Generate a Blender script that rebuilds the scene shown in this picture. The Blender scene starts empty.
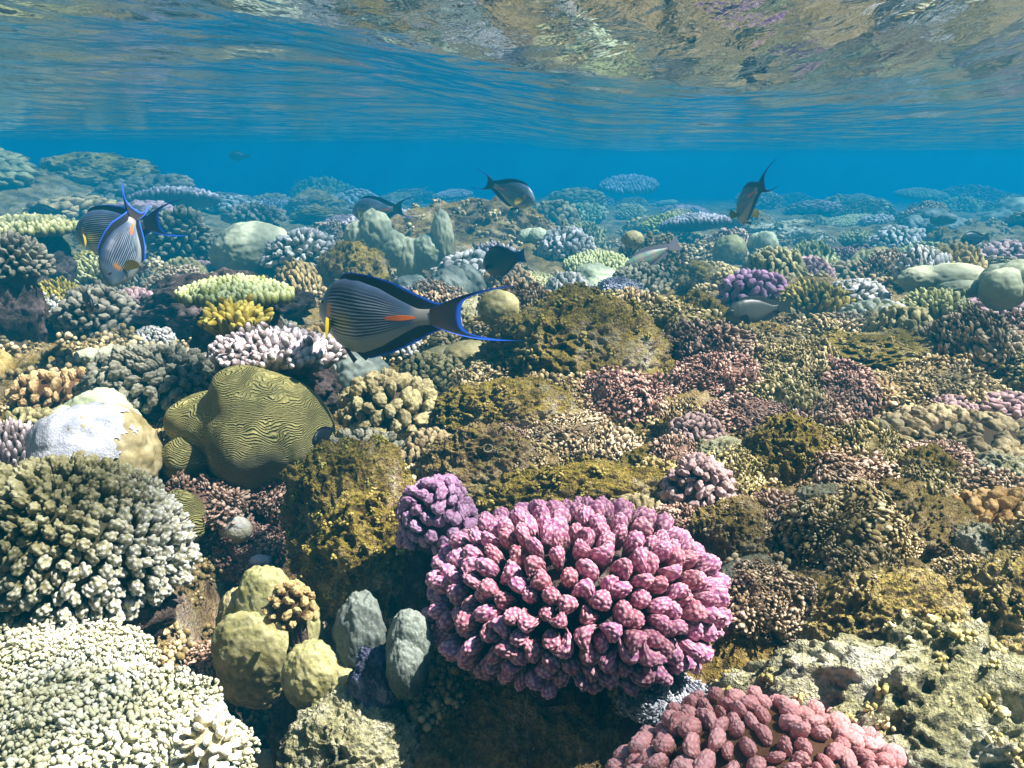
import bpy, math, random
import numpy as np
from mathutils import Vector, Matrix

# ------------------------------------------------------------------ camera, sky, sun, exposure
S = bpy.context.scene
COL = S.collection
random.seed(7)
PITCH = math.radians(14.0); FPX = 887.0; CX, CY = 512.0, 384.0
CT, ST = math.cos(PITCH), math.sin(PITCH)
cam_d = bpy.data.cameras.new('camera'); cam = bpy.data.objects.new('camera', cam_d); COL.objects.link(cam)
cam_d.sensor_width = 36.0; cam_d.lens = 36.0 * FPX / 1024.0
cam_d.clip_start = 0.02; cam_d.clip_end = 500
cam.location = (0, 0, 0); cam.rotation_euler = (math.radians(90) - PITCH, 0, 0)
S.camera = cam

SUN_EL, SUN_AZ = math.radians(56), math.radians(100)     # azimuth measured from +y towards +x
W = bpy.data.worlds.new('World'); S.world = W; W.use_nodes = True
wt = W.node_tree
sky = wt.nodes.new('ShaderNodeTexSky'); sky.sky_type = 'NISHITA'; sky.sun_disc = False
sky.sun_elevation = SUN_EL; sky.sun_rotation = SUN_AZ
bg = wt.nodes['Background']; bg.inputs['Strength'].default_value = 0.05
wt.links.new(sky.outputs[0], bg.inputs[0])
sd = bpy.data.lights.new('sun', 'SUN'); sd.energy = 5.0; sd.angle = math.radians(0.5); sd.color = (1, .90, .79)
sun = bpy.data.objects.new('sun', sd); COL.objects.link(sun)
sv = Vector((math.sin(SUN_AZ) * math.cos(SUN_EL), math.cos(SUN_AZ) * math.cos(SUN_EL), math.sin(SUN_EL)))
sun.rotation_euler = sv.to_track_quat('Z', 'Y').to_euler(); sun.location = (2, 2, 8)
S.view_settings.view_transform = 'Standard'; S.view_settings.look = 'None'
S.view_settings.exposure = 1.55; S.view_settings.gamma = 1.0
S.render.engine = 'CYCLES'
cy = S.cycles
cy.max_bounces = 7; cy.diffuse_bounces = 1; cy.glossy_bounces = 3; cy.transmission_bounces = 2
cy.volume_bounces = 2; cy.transparent_max_bounces = 10; cy.use_denoising = True
cy.caustics_reflective = False; cy.caustics_refractive = False
cy.sample_clamp_indirect = 4.0

WATER_Z = 0.27
HAZE_DENS = 0.185
HAZE_COL = (0.002, 0.172, 0.30)
HAZE_ABS = (0.03, 0.17, 0.48)

# ------------------------------------------------------------------ noise
_rng = np.random.RandomState(3)
_perm = np.concatenate([_rng.permutation(256)] * 3)
_g = _rng.normal(size=(256, 3)); _g /= np.linalg.norm(_g, axis=1)[:, None]

def perlin(p):
    p = np.asarray(p, float); i = np.floor(p).astype(int); f = p - i
    u = f * f * f * (f * (f * 6 - 15) + 10); i &= 255; out = 0
    for dx in (0, 1):
        wx = u[:, 0] if dx else 1 - u[:, 0]
        for dy in (0, 1):
            wy = u[:, 1] if dy else 1 - u[:, 1]
            for dz in (0, 1):
                wz = u[:, 2] if dz else 1 - u[:, 2]
                h = _perm[_perm[_perm[i[:, 0] + dx] + i[:, 1] + dy] + i[:, 2] + dz]
                out = out + wx * wy * wz * ((f - (dx, dy, dz)) * _g[h]).sum(1)
    return out

def fbm(p, oct=4, gain=.5):
    p = np.asarray(p, float); a = 1.0; s = 0; k = 1.0
    for o in range(oct):
        s = s + a * perlin(p * k + 17.3 * o); a *= gain; k *= 2.03
    return s

def smooth(a, b, x):
    t = np.clip((x - a) / (b - a), 0, 1); return t * t * (3 - 2 * t)

# ------------------------------------------------------------------ terrain function
def gauss(x, y, cx, cy_, sx, sy): return np.exp(-((x - cx) / sx) ** 2 - ((y - cy_) / sy) ** 2)

def seg_dist(x, y, a, b):
    ax, ay = a; bx, by = b; L = (bx - ax) ** 2 + (by - ay) ** 2
    t = np.clip(((x - ax) * (bx - ax) + (y - ay) * (by - ay)) / L, 0, 1)
    return np.hypot(x - ax - t * (bx - ax), y - ay - t * (by - ay))

def T(x, y, detail=0):
    x = np.atleast_1d(np.asarray(x, float)); y = np.atleast_1d(np.asarray(y, float))
    r = np.hypot(x, y)
    z = -0.43 - 0.05 * np.clip(r - 1.8, 0, 4.7) - 0.012 * np.clip(r - 6.5, 0, None) - 0.02 * np.clip(r - 16, 0, None)
    d = np.minimum(seg_dist(x, y, (-.17, .40), (-.24, .72)), seg_dist(x, y, (-.24, .72), (-.27, 1.02)))
    z -= 0.24 * np.exp(-(d / .095) ** 2)                         # gully on the left
    z -= 0.26 * gauss(x, y, .01, .55, .12, .10)                   # hollow under the pink coral
    z += 0.10 * gauss(x, y, .12, 1.65, .40, .40)                 # central mound
    z += 0.20 * gauss(x, y, -.35, 5.1, 1.05, .60)                 # ridge
    z += 0.10 * gauss(x, y, 1.13, 2.95, .68, .45)
    z -= 0.18 * gauss(x, y, -.48, 4.25, .52, .27)                # undercut in front of the ridge
    z += 0.02 * gauss(x, y, .55, .95, .3, .35)
    z -= 0.10 * gauss(x, y, .34, .58, .20, .11)
    z += 0.66 * gauss(x, y, -5.6, 10.2, 1.7, 1.9)                 # far reef on the left
    z += 0.16 * gauss(x, y, 3.9, 7.8, 1.3, 1.3)
    p = np.stack([x, y, np.zeros_like(x)], 1)
    z += .055 * fbm(p * 1.9, 3) * smooth(.3, 1.2, r)
    z += .16 * perlin(p * .5 + 5) * smooth(3.5, 7, r)
    if detail:
        a = fbm(p * 11 + 3, 3); z += .034 * a
        b = np.abs(perlin(p * 30 + 9)); z += .012 * (0.5 - b) 
        near = 1 - smooth(2.5, 5, r)
        c = perlin(p * 75 + 1); z += .011 * c * near
        z += .005 * perlin(p * 170 + 1) * near
        z += .03 * np.abs(fbm(p * 5 + 31, 3)) * smooth(1.5, 3.0, r)
    return z

def at(px, py, Y):
    u = (px - CX) / FPX; v = -(py - CY) / FPX
    t = Y / (CT + v * ST)
    return np.array([t * u, Y, t * (-ST + v * CT)])

def reach(Y): return Y if Y < 1.9 else min(13.0, .34 / max(.43 / Y - .05, .024))

def zc_of(p): return p[1] * CT - p[2] * ST

FITS = []
def fit(x0, y0, x1, y1, Y=None, flat=.85, sink=.35, lock=False):
    """centre and radii of the ellipsoid whose outline fills that box when it sits on the reef"""
    xm, ym = (x0 + x1) / 2, (y0 + y1) / 2
    def sol(Y):
        c = at(xm, ym, Y); m = zc_of(c) / FPX
        rx = (x1 - x0) / 2 * m; h = (y1 - y0) / 2 * m; ry = rx * flat
        a = -math.atan2(c[2], c[1])
        q = h * h - (ry * math.sin(a)) ** 2
        rz = math.sqrt(max(q, (.35 * h) ** 2)) / math.cos(a)
        return c, np.array([rx, ry, rz])
    if Y is not None: Y = reach(Y)
    if Y is None:
        Y = .45
        while Y < 14:
            c, r = sol(Y)
            if c[2] - sink * r[2] <= T(c[0], c[1])[0]: break
            Y *= 1.006
    elif not lock:                      # settle it on the ground near that distance
        best = None
        for k in np.concatenate([[1], np.stack([1 + np.arange(1, 80) * .006, 1 - np.arange(1, 80) * .0045], 1).ravel()]):
            c, r = sol(Y * k); q = (T(c[0], c[1])[0] - (c[2] - r[2])) / (2 * r[2])
            if best is None or abs(q - .33) < best[0]: best = (abs(q - .33), Y * k)
            if abs(q - .33) < .12: break
        Y = best[1]
    c, r = sol(Y)
    FITS.append((c, r))
    return c, r

# ------------------------------------------------------------------ mesh building
def mesh_from(name, V, F, attrs=None, shade=True):
    me = bpy.data.meshes.new(name)
    V = np.asarray(V, float); F = np.asarray(F, int)
    nf, k = F.shape
    me.vertices.add(len(V)); me.vertices.foreach_set('co', V.astype(np.float32).ravel())
    me.loops.add(nf * k); me.loops.foreach_set('vertex_index', F.astype(np.int32).ravel())
    me.polygons.add(nf); me.polygons.foreach_set('loop_start', np.arange(0, nf * k, k, dtype=np.int32))
    me.update(calc_edges=True)
    me.polygons.foreach_set('use_smooth', np.full(nf, shade, bool))
    for n, a in (attrs or {}).items():
        a = np.asarray(a, np.float32)
        if a.ndim == 2:
            at_ = me.attributes.new(n, 'FLOAT_COLOR', 'POINT')
            at_.data.foreach_set('color', np.concatenate([a, np.ones((len(a), 1), np.float32)], 1).ravel())
        else:
            at_ = me.attributes.new(n, 'FLOAT', 'POINT'); at_.data.foreach_set('value', a)
    me.validate(); me.update()
    return me

def obj(name, me, m=None, parent=None, loc=None):
    o = bpy.data.objects.new(name, me); COL.objects.link(o)
    if m is not None and not me.materials: me.materials.append(m)
    if parent is not None: o.parent = parent
    if loc is not None: o.location = loc
    return o

def empty(name, loc, label=None, cat=None, group=None):
    o = bpy.data.objects.new(name, None); COL.objects.link(o); o.location = loc; o.empty_display_size = .02
    tag(o, label, cat, group); return o

def tag(o, label=None, cat=None, group=None, kind=None):
    if label: o['label'] = label
    if cat: o['category'] = cat
    if group: o['group'] = group
    if kind: o['kind'] = kind
    return o

def copy_tree(o, parent=None):
    c = o.copy(); COL.objects.link(c)
    if parent is not None: c.parent = parent
    for ch in list(o.children): copy_tree(ch, c)
    return c

_ico = {}
def ico(n):
    if n in _ico: return _ico[n]
    if n == 0:
        t = (1 + 5 ** .5) / 2
        V = np.array([[-1, t, 0], [1, t, 0], [-1, -t, 0], [1, -t, 0], [0, -1, t], [0, 1, t], [0, -1, -t], [0, 1, -t], [t, 0, -1], [t, 0, 1], [-t, 0, -1], [-t, 0, 1]], float)
        F = np.array([[0, 11, 5], [0, 5, 1], [0, 1, 7], [0, 7, 10], [0, 10, 11], [1, 5, 9], [5, 11, 4], [11, 10, 2], [10, 7, 6], [7, 1, 8], [3, 9, 4], [3, 4, 2], [3, 2, 6], [3, 6, 8], [3, 8, 9], [4, 9, 5], [2, 4, 11], [6, 2, 10], [8, 6, 7], [9, 8, 1]])
    else:
        V, F = ico(n - 1)
        e = np.sort(np.concatenate([F[:, [0, 1]], F[:, [1, 2]], F[:, [2, 0]]]), 1)
        u, inv = np.unique(e, axis=0, return_inverse=True); inv = inv.ravel()
        M = V[u].mean(1); k = len(F); b = len(V)
        ab, bc, ca = inv[:k] + b, inv[k:2 * k] + b, inv[2 * k:] + b
        V = np.concatenate([V, M])
        F = np.concatenate([np.stack(q, 1) for q in ((F[:, 0], ab, ca), (F[:, 1], bc, ab), (F[:, 2], ca, bc), (ab, bc, ca))])
    V = V / np.linalg.norm(V, axis=1)[:, None]
    _ico[n] = (V, F); return V, F

def fib(n, tmax=math.pi, jit=0, rng=None):
    i = np.arange(n) + .5
    ct = 1 - i / n * (1 - math.cos(tmax)); ph = i * math.pi * (3 - 5 ** .5)
    st = np.sqrt(np.clip(1 - ct * ct, 0, 1))
    d = np.stack([st * np.cos(ph), st * np.sin(ph), ct], 1)
    if jit: d = d + rng.normal(size=d.shape) * jit
    return d / np.linalg.norm(d, axis=1)[:, None]

class MB:
    def __init__(s): s.V, s.F, s.A, s.n = [], [], {}, 0
    def add(s, V, F, **a):
        s.V.append(V); s.F.append(F + s.n); s.n += len(V)
        for k, v in a.items(): s.A.setdefault(k, []).append(v)
    def warp(s, amp, fr, seed):
        P = np.concatenate(s.V); L = np.abs(P).max(); q = P / L * fr + seed * 1.7
        D = np.stack([fbm(q, 2), fbm(q + 31, 2), .7 * fbm(q + 57, 2)], 1); P = P + D * amp * L
        s.V = [P]; return s
    def mesh(s, name, shade=True):
        return mesh_from(name, np.concatenate(s.V), np.concatenate(s.F), {k: np.concatenate(v) for k, v in s.A.items()}, shade)

def frame(w):
    w = w / np.linalg.norm(w); t = np.array([0, 0, 1.]) if abs(w[2]) < .9 else np.array([1., 0, 0])
    u = np.cross(t, w); u /= np.linalg.norm(u); return u, np.cross(w, u), w

def lobe(tip, axis, L, a, b, rng, sub=3, verr=.07, nv=60, root=.5, bend=.3):
    """one coral branch: a club from its root out to a knobbly tip"""
    V, F = ico(sub); D = V
    q = D + rng.uniform(-9, 9, 3)
    R = 1 + .09 * perlin(q * 1.6)
    vd = fib(nv, rng=rng, jit=.06)
    near = np.max(D @ vd.T, 1); ang = np.arccos(np.clip(near, -1, 1)); cell = 1.9 / math.sqrt(nv)
    bump = np.clip(1 - (ang / cell) ** 2, 0, 1)
    R = R + verr * (bump - .4) * smooth(-.5, .3, D[:, 2])
    P = D * R[:, None]
    k = root + (1 - root) * smooth(-1, .5, D[:, 2])
    th = rng.uniform(0, math.pi)
    k = k * np.sqrt(1 + D[:, 2] ** 2)
    ex, ey = P[:, 0] * a * k, P[:, 1] * b * k
    ey = ey + bend * rng.uniform(-1, 1) * a * (P[:, 0] ** 2) * 1.2
    x = ex * math.cos(th) - ey * math.sin(th); y = ex * math.sin(th) + ey * math.cos(th)
    z = P[:, 2] * L / 2 - L / 2
    u, v, w = frame(axis)
    X = tip + x[:, None] * u + y[:, None] * v + z[:, None] * w
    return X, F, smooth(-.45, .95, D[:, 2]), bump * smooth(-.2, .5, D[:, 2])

def cauliflower(rad, n, seed, sub=2, size=1.0, tmax=1.9, aspect=(1.0, 1.7), verr=.08, nv=40, depth=.45, fat=.62, core=True, bend=.3, single=False, warp=.15, tone=.35):
    """domed colony of stubby knobbly branches; list of branch meshes if single"""
    rng = np.random.RandomState(seed); rad = np.asarray(rad)
    dirs = fib(n, tmax, .35 / math.sqrt(n) , rng)
    cell = math.sqrt(2 * math.pi * (1 - math.cos(tmax)) / n) * rad.mean() * fat * .5 * size
    out = []
    nz = perlin(dirs * 2.2 + seed)
    for i, d in enumerate(dirs):
        p = d * rad * (1 + .10 * nz[i] + rng.uniform(-.06, .05))
        nrm = d / rad; nrm /= np.linalg.norm(nrm); ax = d * .55 + nrm * .45
        asp = rng.uniform(*aspect); s = rng.uniform(.82, 1.15)
        out.append(lobe(p, ax, rad.mean() * depth * rng.uniform(.9, 1.1), cell * s * asp ** .5 * 1.1, cell * s / asp ** .35, rng, sub, verr, nv, bend=bend))
    if single: return out
    m = MB()
    for X, F, t, dd in out:
        q = 1 - tone * rng.rand(); m.add(X, F, tip=t * q, dot=dd * q)
    if core:
        V, F = ico(4); m.add(V * rad * (1 - depth * .62), F, tip=np.zeros(len(V)), dot=np.zeros(len(V)))
    return m.warp(warp, 1.5, seed)

def fingers(rad, n, seed, L=.03, r=.006, tmax=1.5, sub=1, up=.5, side=2, plate=False, core=.9):
    """many small finger branches standing on a dome or a table"""
    rng = np.random.RandomState(seed); rad = np.asarray(rad); m = MB()
    V, F = ico(sub)
    if plate:
        rr = np.sqrt((np.arange(n) + .5) / n); ph = np.arange(n) * 2.39996
        pts = np.stack([rr * np.cos(ph) * rad[0], rr * np.sin(ph) * rad[1], (1 - rr ** 2) * rad[2] * .8], 1) + rng.normal(size=(n, 3)) * [rad[0] * .02, rad[1] * .02, .002]
        dirs = np.stack([rr * np.cos(ph), rr * np.sin(ph), np.full(n, .9)], 1)
    else:
        dirs = fib(n, tmax, .3 / math.sqrt(n), rng); pts = dirs * rad * (1 + .12 * perlin(dirs * 2 + seed))[:, None]
    for p, d in zip(pts, dirs):
        ax = d * (1 - up) + np.array([0, 0, up]) + rng.normal(size=3) * .18
        u, v, w = frame(ax); l = L * rng.uniform(.65, 1.25); q = r * rng.uniform(.8, 1.2)
        k = 1.15 - .3 * V[:, 2]
        X = p + (V[:, 0] * q * k)[:, None] * u + (V[:, 1] * q * k)[:, None] * v + ((V[:, 2] * .5 - .1) * l * 1.3)[:, None] * w
        m.add(X, F, tip=smooth(-.3, 1, V[:, 2]), dot=np.zeros(len(V)))
        for s in range(rng.randint(0, side + 1)):
            a2 = ax / np.linalg.norm(ax) * .8 + rng.normal(size=3) * .6
            u2, v2, w2 = frame(a2); p2 = p + w * l * rng.uniform(-.1, .35)
            X = p2 + (V[:, 0] * q * .75)[:, None] * u2 + (V[:, 1] * q * .75)[:, None] * v2 + (V[:, 2] * .4 * l * .8 + .25 * l)[:, None] * w2
            m.add(X, F, tip=smooth(-.2, 1, V[:, 2]), dot=np.zeros(len(V)))
    V, F = ico(4)
    X = V * (1 + .1 * fbm(V * 3 + seed, 3))[:, None] * rad * core
    if plate: X = V * [rad[0] * .93, rad[1] * .93, 1] ; X[:, 2] = np.where(V[:, 2] > 0, (V[:, 2] ** 2) * rad[2] * .75, V[:, 2] * rad[2] * .6 - .004) 
    m.add(X, F, tip=np.zeros(len(V)), dot=np.zeros(len(V)))
    return m

def knobbly(rad, n, seed, r=.008, tmax=1.75, sub=1, m_=28, sizes=(.5, .8, 1.0, 1.25, 1.6), s0=.11, s1=.24, warp=.25):
    """bushy turf: little round bushes, each a bunch of blunt branchlets"""
    rng = np.random.RandomState(seed); rad = np.asarray(rad); m = MB(); V, F = ico(sub)
    nc = max(12, n // 18)
    dirs = fib(nc, tmax, .7 / math.sqrt(nc), rng)
    H = 1 + .34 * perlin(dirs * 2.3 + seed) + .16 * perlin(dirs * 6 + seed)
    R = rad.mean() * math.sqrt(2 * math.pi * (1 - math.cos(tmax)) / nc) * .66
    for d, h in zip(dirs, H):
        nr = d / rad; nr /= np.linalg.norm(nr); nr = nr + rng.normal(size=3) * .25
        u, v, w = frame(nr); q = R * rng.choice(sizes); c = d * rad * h - w * q * .4; tone = rng.choice([.6, .85, 1.0, 1.2])
        for k in fib(m_, 1.75, .22, rng):
            ax = k[0] * u + k[1] * v + k[2] * w; s = q * rng.uniform(s0, s1)
            if rng.rand() < .15: continue
            u2, v2, w2 = frame(ax); L = q * rng.uniform(.16, .34)
            B = V * rng.uniform(.85, 1.2, 3); kk = .8 + .25 * V[:, 2]
            X = c + ax * q * rng.uniform(.75, 1.05) + (B[:, 0] * s * kk)[:, None] * u2 + (B[:, 1] * s * kk)[:, None] * v2 + (B[:, 2] * L)[:, None] * w2
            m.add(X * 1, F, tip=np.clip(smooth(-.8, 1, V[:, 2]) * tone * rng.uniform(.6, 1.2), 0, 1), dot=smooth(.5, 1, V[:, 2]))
    V, F = ico(5); X = V * rad * (.87 * (1 + .34 * perlin(V * 2.3 + seed) + .06 * fbm(V * 9, 3)))[:, None]
    m.add(X, F, tip=np.full(len(V), .30), dot=np.zeros(len(V)))
    return m.warp(warp, 1.6, seed)

def massive(rad, seed, lobes=1, sub=5, amp=.12, fr=1.6, fine=.02, spread=.55):
    """smooth boulder coral, one or more fused lobes"""
    rng = np.random.RandomState(seed); rad = np.asarray(rad); m = MB(); V, F = ico(sub)
    for i in range(lobes):
        if lobes == 1: c, k = np.zeros(3), np.ones(3)
        else:
            a = i * 2.4 + rng.uniform(-.4, .4); q = spread * rng.uniform(.7, 1.1) * (0 if i == 0 else 1)
            k = rng.uniform(.42, .62) * np.array([1, 1, rng.uniform(.95, 1.4)]) * (1.2 if i == 0 else 1)
            c = np.array([math.cos(a) * q, math.sin(a) * q, rng.uniform(-.15, .2) - .25 * q])
        h = 1 + amp * perlin(V * fr + seed + 5 * i) + amp * .6 * perlin(V * fr * 2.6 + seed) + amp * .25 * perlin(V * fr * 6 + seed) + fine * perlin(V * 14 + seed)
        m.add((V * h[:, None] * k + c) * rad, F, tip=smooth(-.6, .9, V[:, 2]), dot=np.clip(.5 + fbm(V * 4 + i, 3), 0, 1))
    return m

def rock(rad, seed, sub=5, amp=.30, fr=1.5, fine=.07, ridged=.16, knobs=0):
    rng = np.random.RandomState(seed); rad = np.asarray(rad); V, F = ico(sub)
    h = 1 + amp * fbm(V * fr + seed, 4, .5) + ridged * (.35 - np.abs(perlin(V * 4.2 + seed))) + fine * fbm(V * 12 + seed, 4, .6)
    h = h - .12 * smooth(.12, .42, perlin(V * 5.5 + seed + 9)) - .07 * smooth(.15, .4, perlin(V * 12 + seed + 4))
    m = MB(); X = V * h[:, None] * rad; m.add(X, F, tip=smooth(-.5, 1, V[:, 2]), dot=np.clip(.5 + fbm(V * 5 + seed, 4), 0, 1))
    m.warp(.16, 1.4, seed)
    if knobs: add_knobs(m, m.V[0], V, rad, seed, knobs)
    return m

def add_knobs(m, X, N, rad, seed, n, q0=.035, q1=.10):
    """short algae tufts growing in patches on the upper faces"""
    rng = np.random.RandomState(seed + 3); B, BF = ico(0); L = np.mean(rad)
    ok = np.flatnonzero((N[:, 2] > -.35) & (fbm(N * 2.6 + seed, 3) > -.12))
    for i in ok[rng.randint(0, len(ok), n)]:
        q = L * rng.uniform(q0, q1); tone = rng.choice([.6, .85, 1.1]); nr = N[i] / rad; nr /= np.linalg.norm(nr)
        for k in range(9):
            d = nr + rng.normal(size=3) * .8; d /= np.linalg.norm(d)
            m.add(X[i] + d * q * rng.uniform(.3, .9) + B * rng.uniform(.6, 1.4, 3) * q * rng.uniform(.16, .36), BF,
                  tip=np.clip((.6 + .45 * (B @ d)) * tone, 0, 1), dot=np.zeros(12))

def knobs_only(base, rad, seed, n):
    m = MB(); add_knobs(m, base.V[0], ico(6)[0], rad, seed, n); return m

# ------------------------------------------------------------------ materials
def nodes(name):
    m = bpy.data.materials.new(name); m.use_nodes = True; nt = m.node_tree
    b = nt.nodes['Principled BSDF']; return m, nt, b

def nd(nt, typ, **kw):
    n = nt.nodes.new('ShaderNode' + typ)
    for k, v in kw.items():
        if isinstance(k, str) and k.startswith('in_'):
            key = k[3:]; key = int(key) if key.isdigit() else key.replace('_', ' ')
            if isinstance(v, bpy.types.NodeSocket): nt.links.new(v, n.inputs[key])
            else: n.inputs[key].default_value = v
        else: setattr(n, k, v)
    return n

def ramp(nt, fac, stops, interp='LINEAR'):
    r = nt.nodes.new('ShaderNodeValToRGB'); r.color_ramp.interpolation = interp
    el = r.color_ramp.elements
    while len(el) < len(stops): el.new(.5)
    for e, (p, c) in zip(el, stops): e.position = p; e.color = (*c, 1)
    nt.links.new(fac, r.inputs[0]); return r.outputs[0]

def mixc(nt, fac, a, b, mode='MIX'):
    n = nt.nodes.new('ShaderNodeMix'); n.data_type = 'RGBA'; n.blend_type = mode
    for s, v in ((n.inputs[0], fac), (n.inputs[6], a), (n.inputs[7], b)):
        if isinstance(v, bpy.types.NodeSocket): nt.links.new(v, s)
        elif isinstance(v, (int, float)): s.default_value = v
        else: s.default_value = (*v, 1)
    return n.outputs[2]

def math_(nt, op, a, b=None, c=None, clamp=False):
    n = nt.nodes.new('ShaderNodeMath'); n.operation = op; n.use_clamp = clamp
    for i, v in enumerate((a, b, c)):
        if v is None: continue
        if isinstance(v, bpy.types.NodeSocket): nt.links.new(v, n.inputs[i])
        else: n.inputs[i].default_value = v
    return n.outputs[0]

def noise(nt, co, scale, detail=3, rough=.55, dist=0, out=0):
    n = nd(nt, 'TexNoise', in_Scale=scale, in_Detail=detail, in_Roughness=rough, in_Distortion=dist)
    nt.links.new(co, n.inputs['Vector']); return n.outputs[out]

def coral_mat(name, deep, mid, tip, dot=None, var=.35, rnd=.25, hue=.02, polyp=300, polyp_c=None, bump=.7, fine=330, rough=.65, alt=None):
    m, nt, b = nodes(name)
    co = nd(nt, 'TexCoord').outputs['Object']; info = nd(nt, 'ObjectInfo')
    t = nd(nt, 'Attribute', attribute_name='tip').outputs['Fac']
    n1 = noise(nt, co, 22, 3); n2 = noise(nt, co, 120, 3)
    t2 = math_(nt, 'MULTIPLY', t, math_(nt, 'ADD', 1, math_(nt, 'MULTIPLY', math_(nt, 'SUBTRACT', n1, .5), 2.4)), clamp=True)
    c = ramp(nt, t2, [(0, deep), (.55, mid), (1, tip)])  # deep root and core colour carries painted shade for gaps between branches
    if alt is not None:
        c = mixc(nt, math_(nt, 'MULTIPLY', info.outputs['Random'], .9), c, mixc(nt, t2, deep, alt))
    if polyp_c is None: polyp_c = tuple(min(.88, .12 + q * 1.25) for q in tip)
    if dot is not None:
        d = nd(nt, 'Attribute', attribute_name='dot').outputs['Fac']
        c = mixc(nt, math_(nt, 'MULTIPLY', math_(nt, 'POWER', d, 1.4), .9), c, dot)
    if polyp:
        v = nd(nt, 'TexVoronoi', in_Scale=polyp); nt.links.new(co, v.inputs['Vector'])
        pf = ramp(nt, v.outputs['Distance'], [(.10, (1, 1, 1)), (.42, (0, 0, 0))])
        c = mixc(nt, math_(nt, 'MULTIPLY', pf, math_(nt, 'MULTIPLY', t2, .65)), c, polyp_c)
    val = math_(nt, 'ADD', 1 - var / 2, math_(nt, 'MULTIPLY', n2, var))
    val = math_(nt, 'MULTIPLY', val, math_(nt, 'ADD', 1 - rnd, math_(nt, 'MULTIPLY', info.outputs['Random'], rnd * 2)))
    h = math_(nt, 'ADD', .5 - hue, math_(nt, 'MULTIPLY', math_(nt, 'FRACT', math_(nt, 'MULTIPLY', info.outputs['Random'], 7.31)), hue * 2))
    hs = nd(nt, 'HueSaturation', in_Color=c, in_Value=val, in_Hue=h, in_Saturation=1.15)
    nt.links.new(hs.outputs[0], b.inputs['Base Color'])
    b.inputs['Roughness'].default_value = rough; b.inputs['Specular IOR Level'].default_value = .25
    bn = nd(nt, 'Bump', in_Strength=bump, in_Distance=.002); nt.links.new(noise(nt, co, fine, 2), bn.inputs['Height'])
    nt.links.new(bn.outputs[0], b.inputs['Normal'])
    return m

def rock_mat(name, cols, top=None, scale=9, top_amt=.8, bump=.9, speck=None, dist=.006, coord='Object'):
    """patchy living rock: several crusts side by side, algae where it faces the light"""
    m, nt, b = nodes(name)
    co = nd(nt, 'TexCoord').outputs[coord]
    n1 = noise(nt, co, scale, 5, .6, .4); n2 = noise(nt, co, scale * 5, 4, .65); n3 = noise(nt, co, scale * 22, 3, .6)
    k = len(cols); f = math_(nt, 'ADD', math_(nt, 'MULTIPLY', n1, .62), math_(nt, 'MULTIPLY', n2, .38))
    c = ramp(nt, f, [(.39 + .22 * i / (k - 1), cc) for i, cc in enumerate(cols)])
    if top is not None:
        g = nd(nt, 'NewGeometry'); sx = nd(nt, 'SeparateXYZ'); nt.links.new(g.outputs['Normal'], sx.inputs[0])
        f2 = math_(nt, 'ADD', sx.outputs['Z'], math_(nt, 'MULTIPLY', math_(nt, 'SUBTRACT', n2, .5), 2.2))
        f2 = ramp(nt, f2, [(.25, (0, 0, 0)), (.65, (top_amt,) * 3)])
        tc = ramp(nt, n3, [(.30, tuple(x * .45 for x in top)), (.52, top), (.72, tuple(min(1, x * 2.1) for x in top))])
        c = mixc(nt, f2, c, tc)
    if speck is not None:
        v = nd(nt, 'TexVoronoi', in_Scale=scale * 9); nt.links.new(co, v.inputs['Vector'])
        sf = math_(nt, 'MULTIPLY', ramp(nt, v.outputs['Distance'], [(.1, (1, 1, 1)), (.33, (0, 0, 0))]), ramp(nt, n1, [(.45, (0, 0, 0)), (.6, (1, 1, 1))]))
        c = mixc(nt, sf, c, speck)
    val = math_(nt, 'ADD', .45, math_(nt, 'MULTIPLY', n3, 1.1))
    hs = nd(nt, 'HueSaturation', in_Color=c, in_Value=val, in_Saturation=1.15)
    nt.links.new(hs.outputs[0], b.inputs['Base Color'])
    b.inputs['Roughness'].default_value = .8; b.inputs['Specular IOR Level'].default_value = .2
    hh = math_(nt, 'ADD', n3, math_(nt, 'MULTIPLY', n2, 1.5))
    bn = nd(nt, 'Bump', in_Strength=bump, in_Distance=dist); nt.links.new(hh, bn.inputs['Height'])
    nt.links.new(bn.outputs[0], b.inputs['Normal'])
    return m

def plain_attr_mat(name, rough=.45, spec=.4):
    m, nt, b = nodes(name); a = nd(nt, 'Attribute', attribute_name='col')
    nt.links.new(a.outputs['Color'], b.inputs['Base Color']); b.inputs['Roughness'].default_value = rough
    b.inputs['Specular IOR Level'].default_value = spec; return m

def brain_mat(name, lo, hi, scale=95):
    m, nt, b = nodes(name); co = nd(nt, 'TexCoord').outputs['Object']
    nz = nd(nt, 'TexNoise', in_Scale=16.0, in_Detail=2.0); nt.links.new(co, nz.inputs['Vector'])
    mp = nd(nt, 'VectorMath', operation='MULTIPLY_ADD'); nt.links.new(nz.outputs['Color'], mp.inputs[0]); mp.inputs[1].default_value = (.055,) * 3; nt.links.new(co, mp.inputs[2])
    w = nd(nt, 'TexWave', in_Scale=scale, in_Distortion=4.0, in_Detail=2.0); w.inputs['Detail Scale'].default_value = 1.2
    w.bands_direction = 'Z'; nt.links.new(mp.outputs[0], w.inputs['Vector'])
    c = ramp(nt, w.outputs['Fac'], [(.15, lo), (.6, hi)])
    c = mixc(nt, .5, c, mixc(nt, noise(nt, co, 25, 3), (.3, .3, .3), (1.1, 1.1, 1.0)), 'MULTIPLY')
    nt.links.new(c, b.inputs['Base Color']); b.inputs['Roughness'].default_value = .6; b.inputs['Specular IOR Level'].default_value = .25
    bn = nd(nt, 'Bump', in_Strength=1.0, in_Distance=.004); nt.links.new(w.outputs['Fac'], bn.inputs['Height']); nt.links.new(bn.outputs[0], b.inputs['Normal'])
    return m

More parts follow.
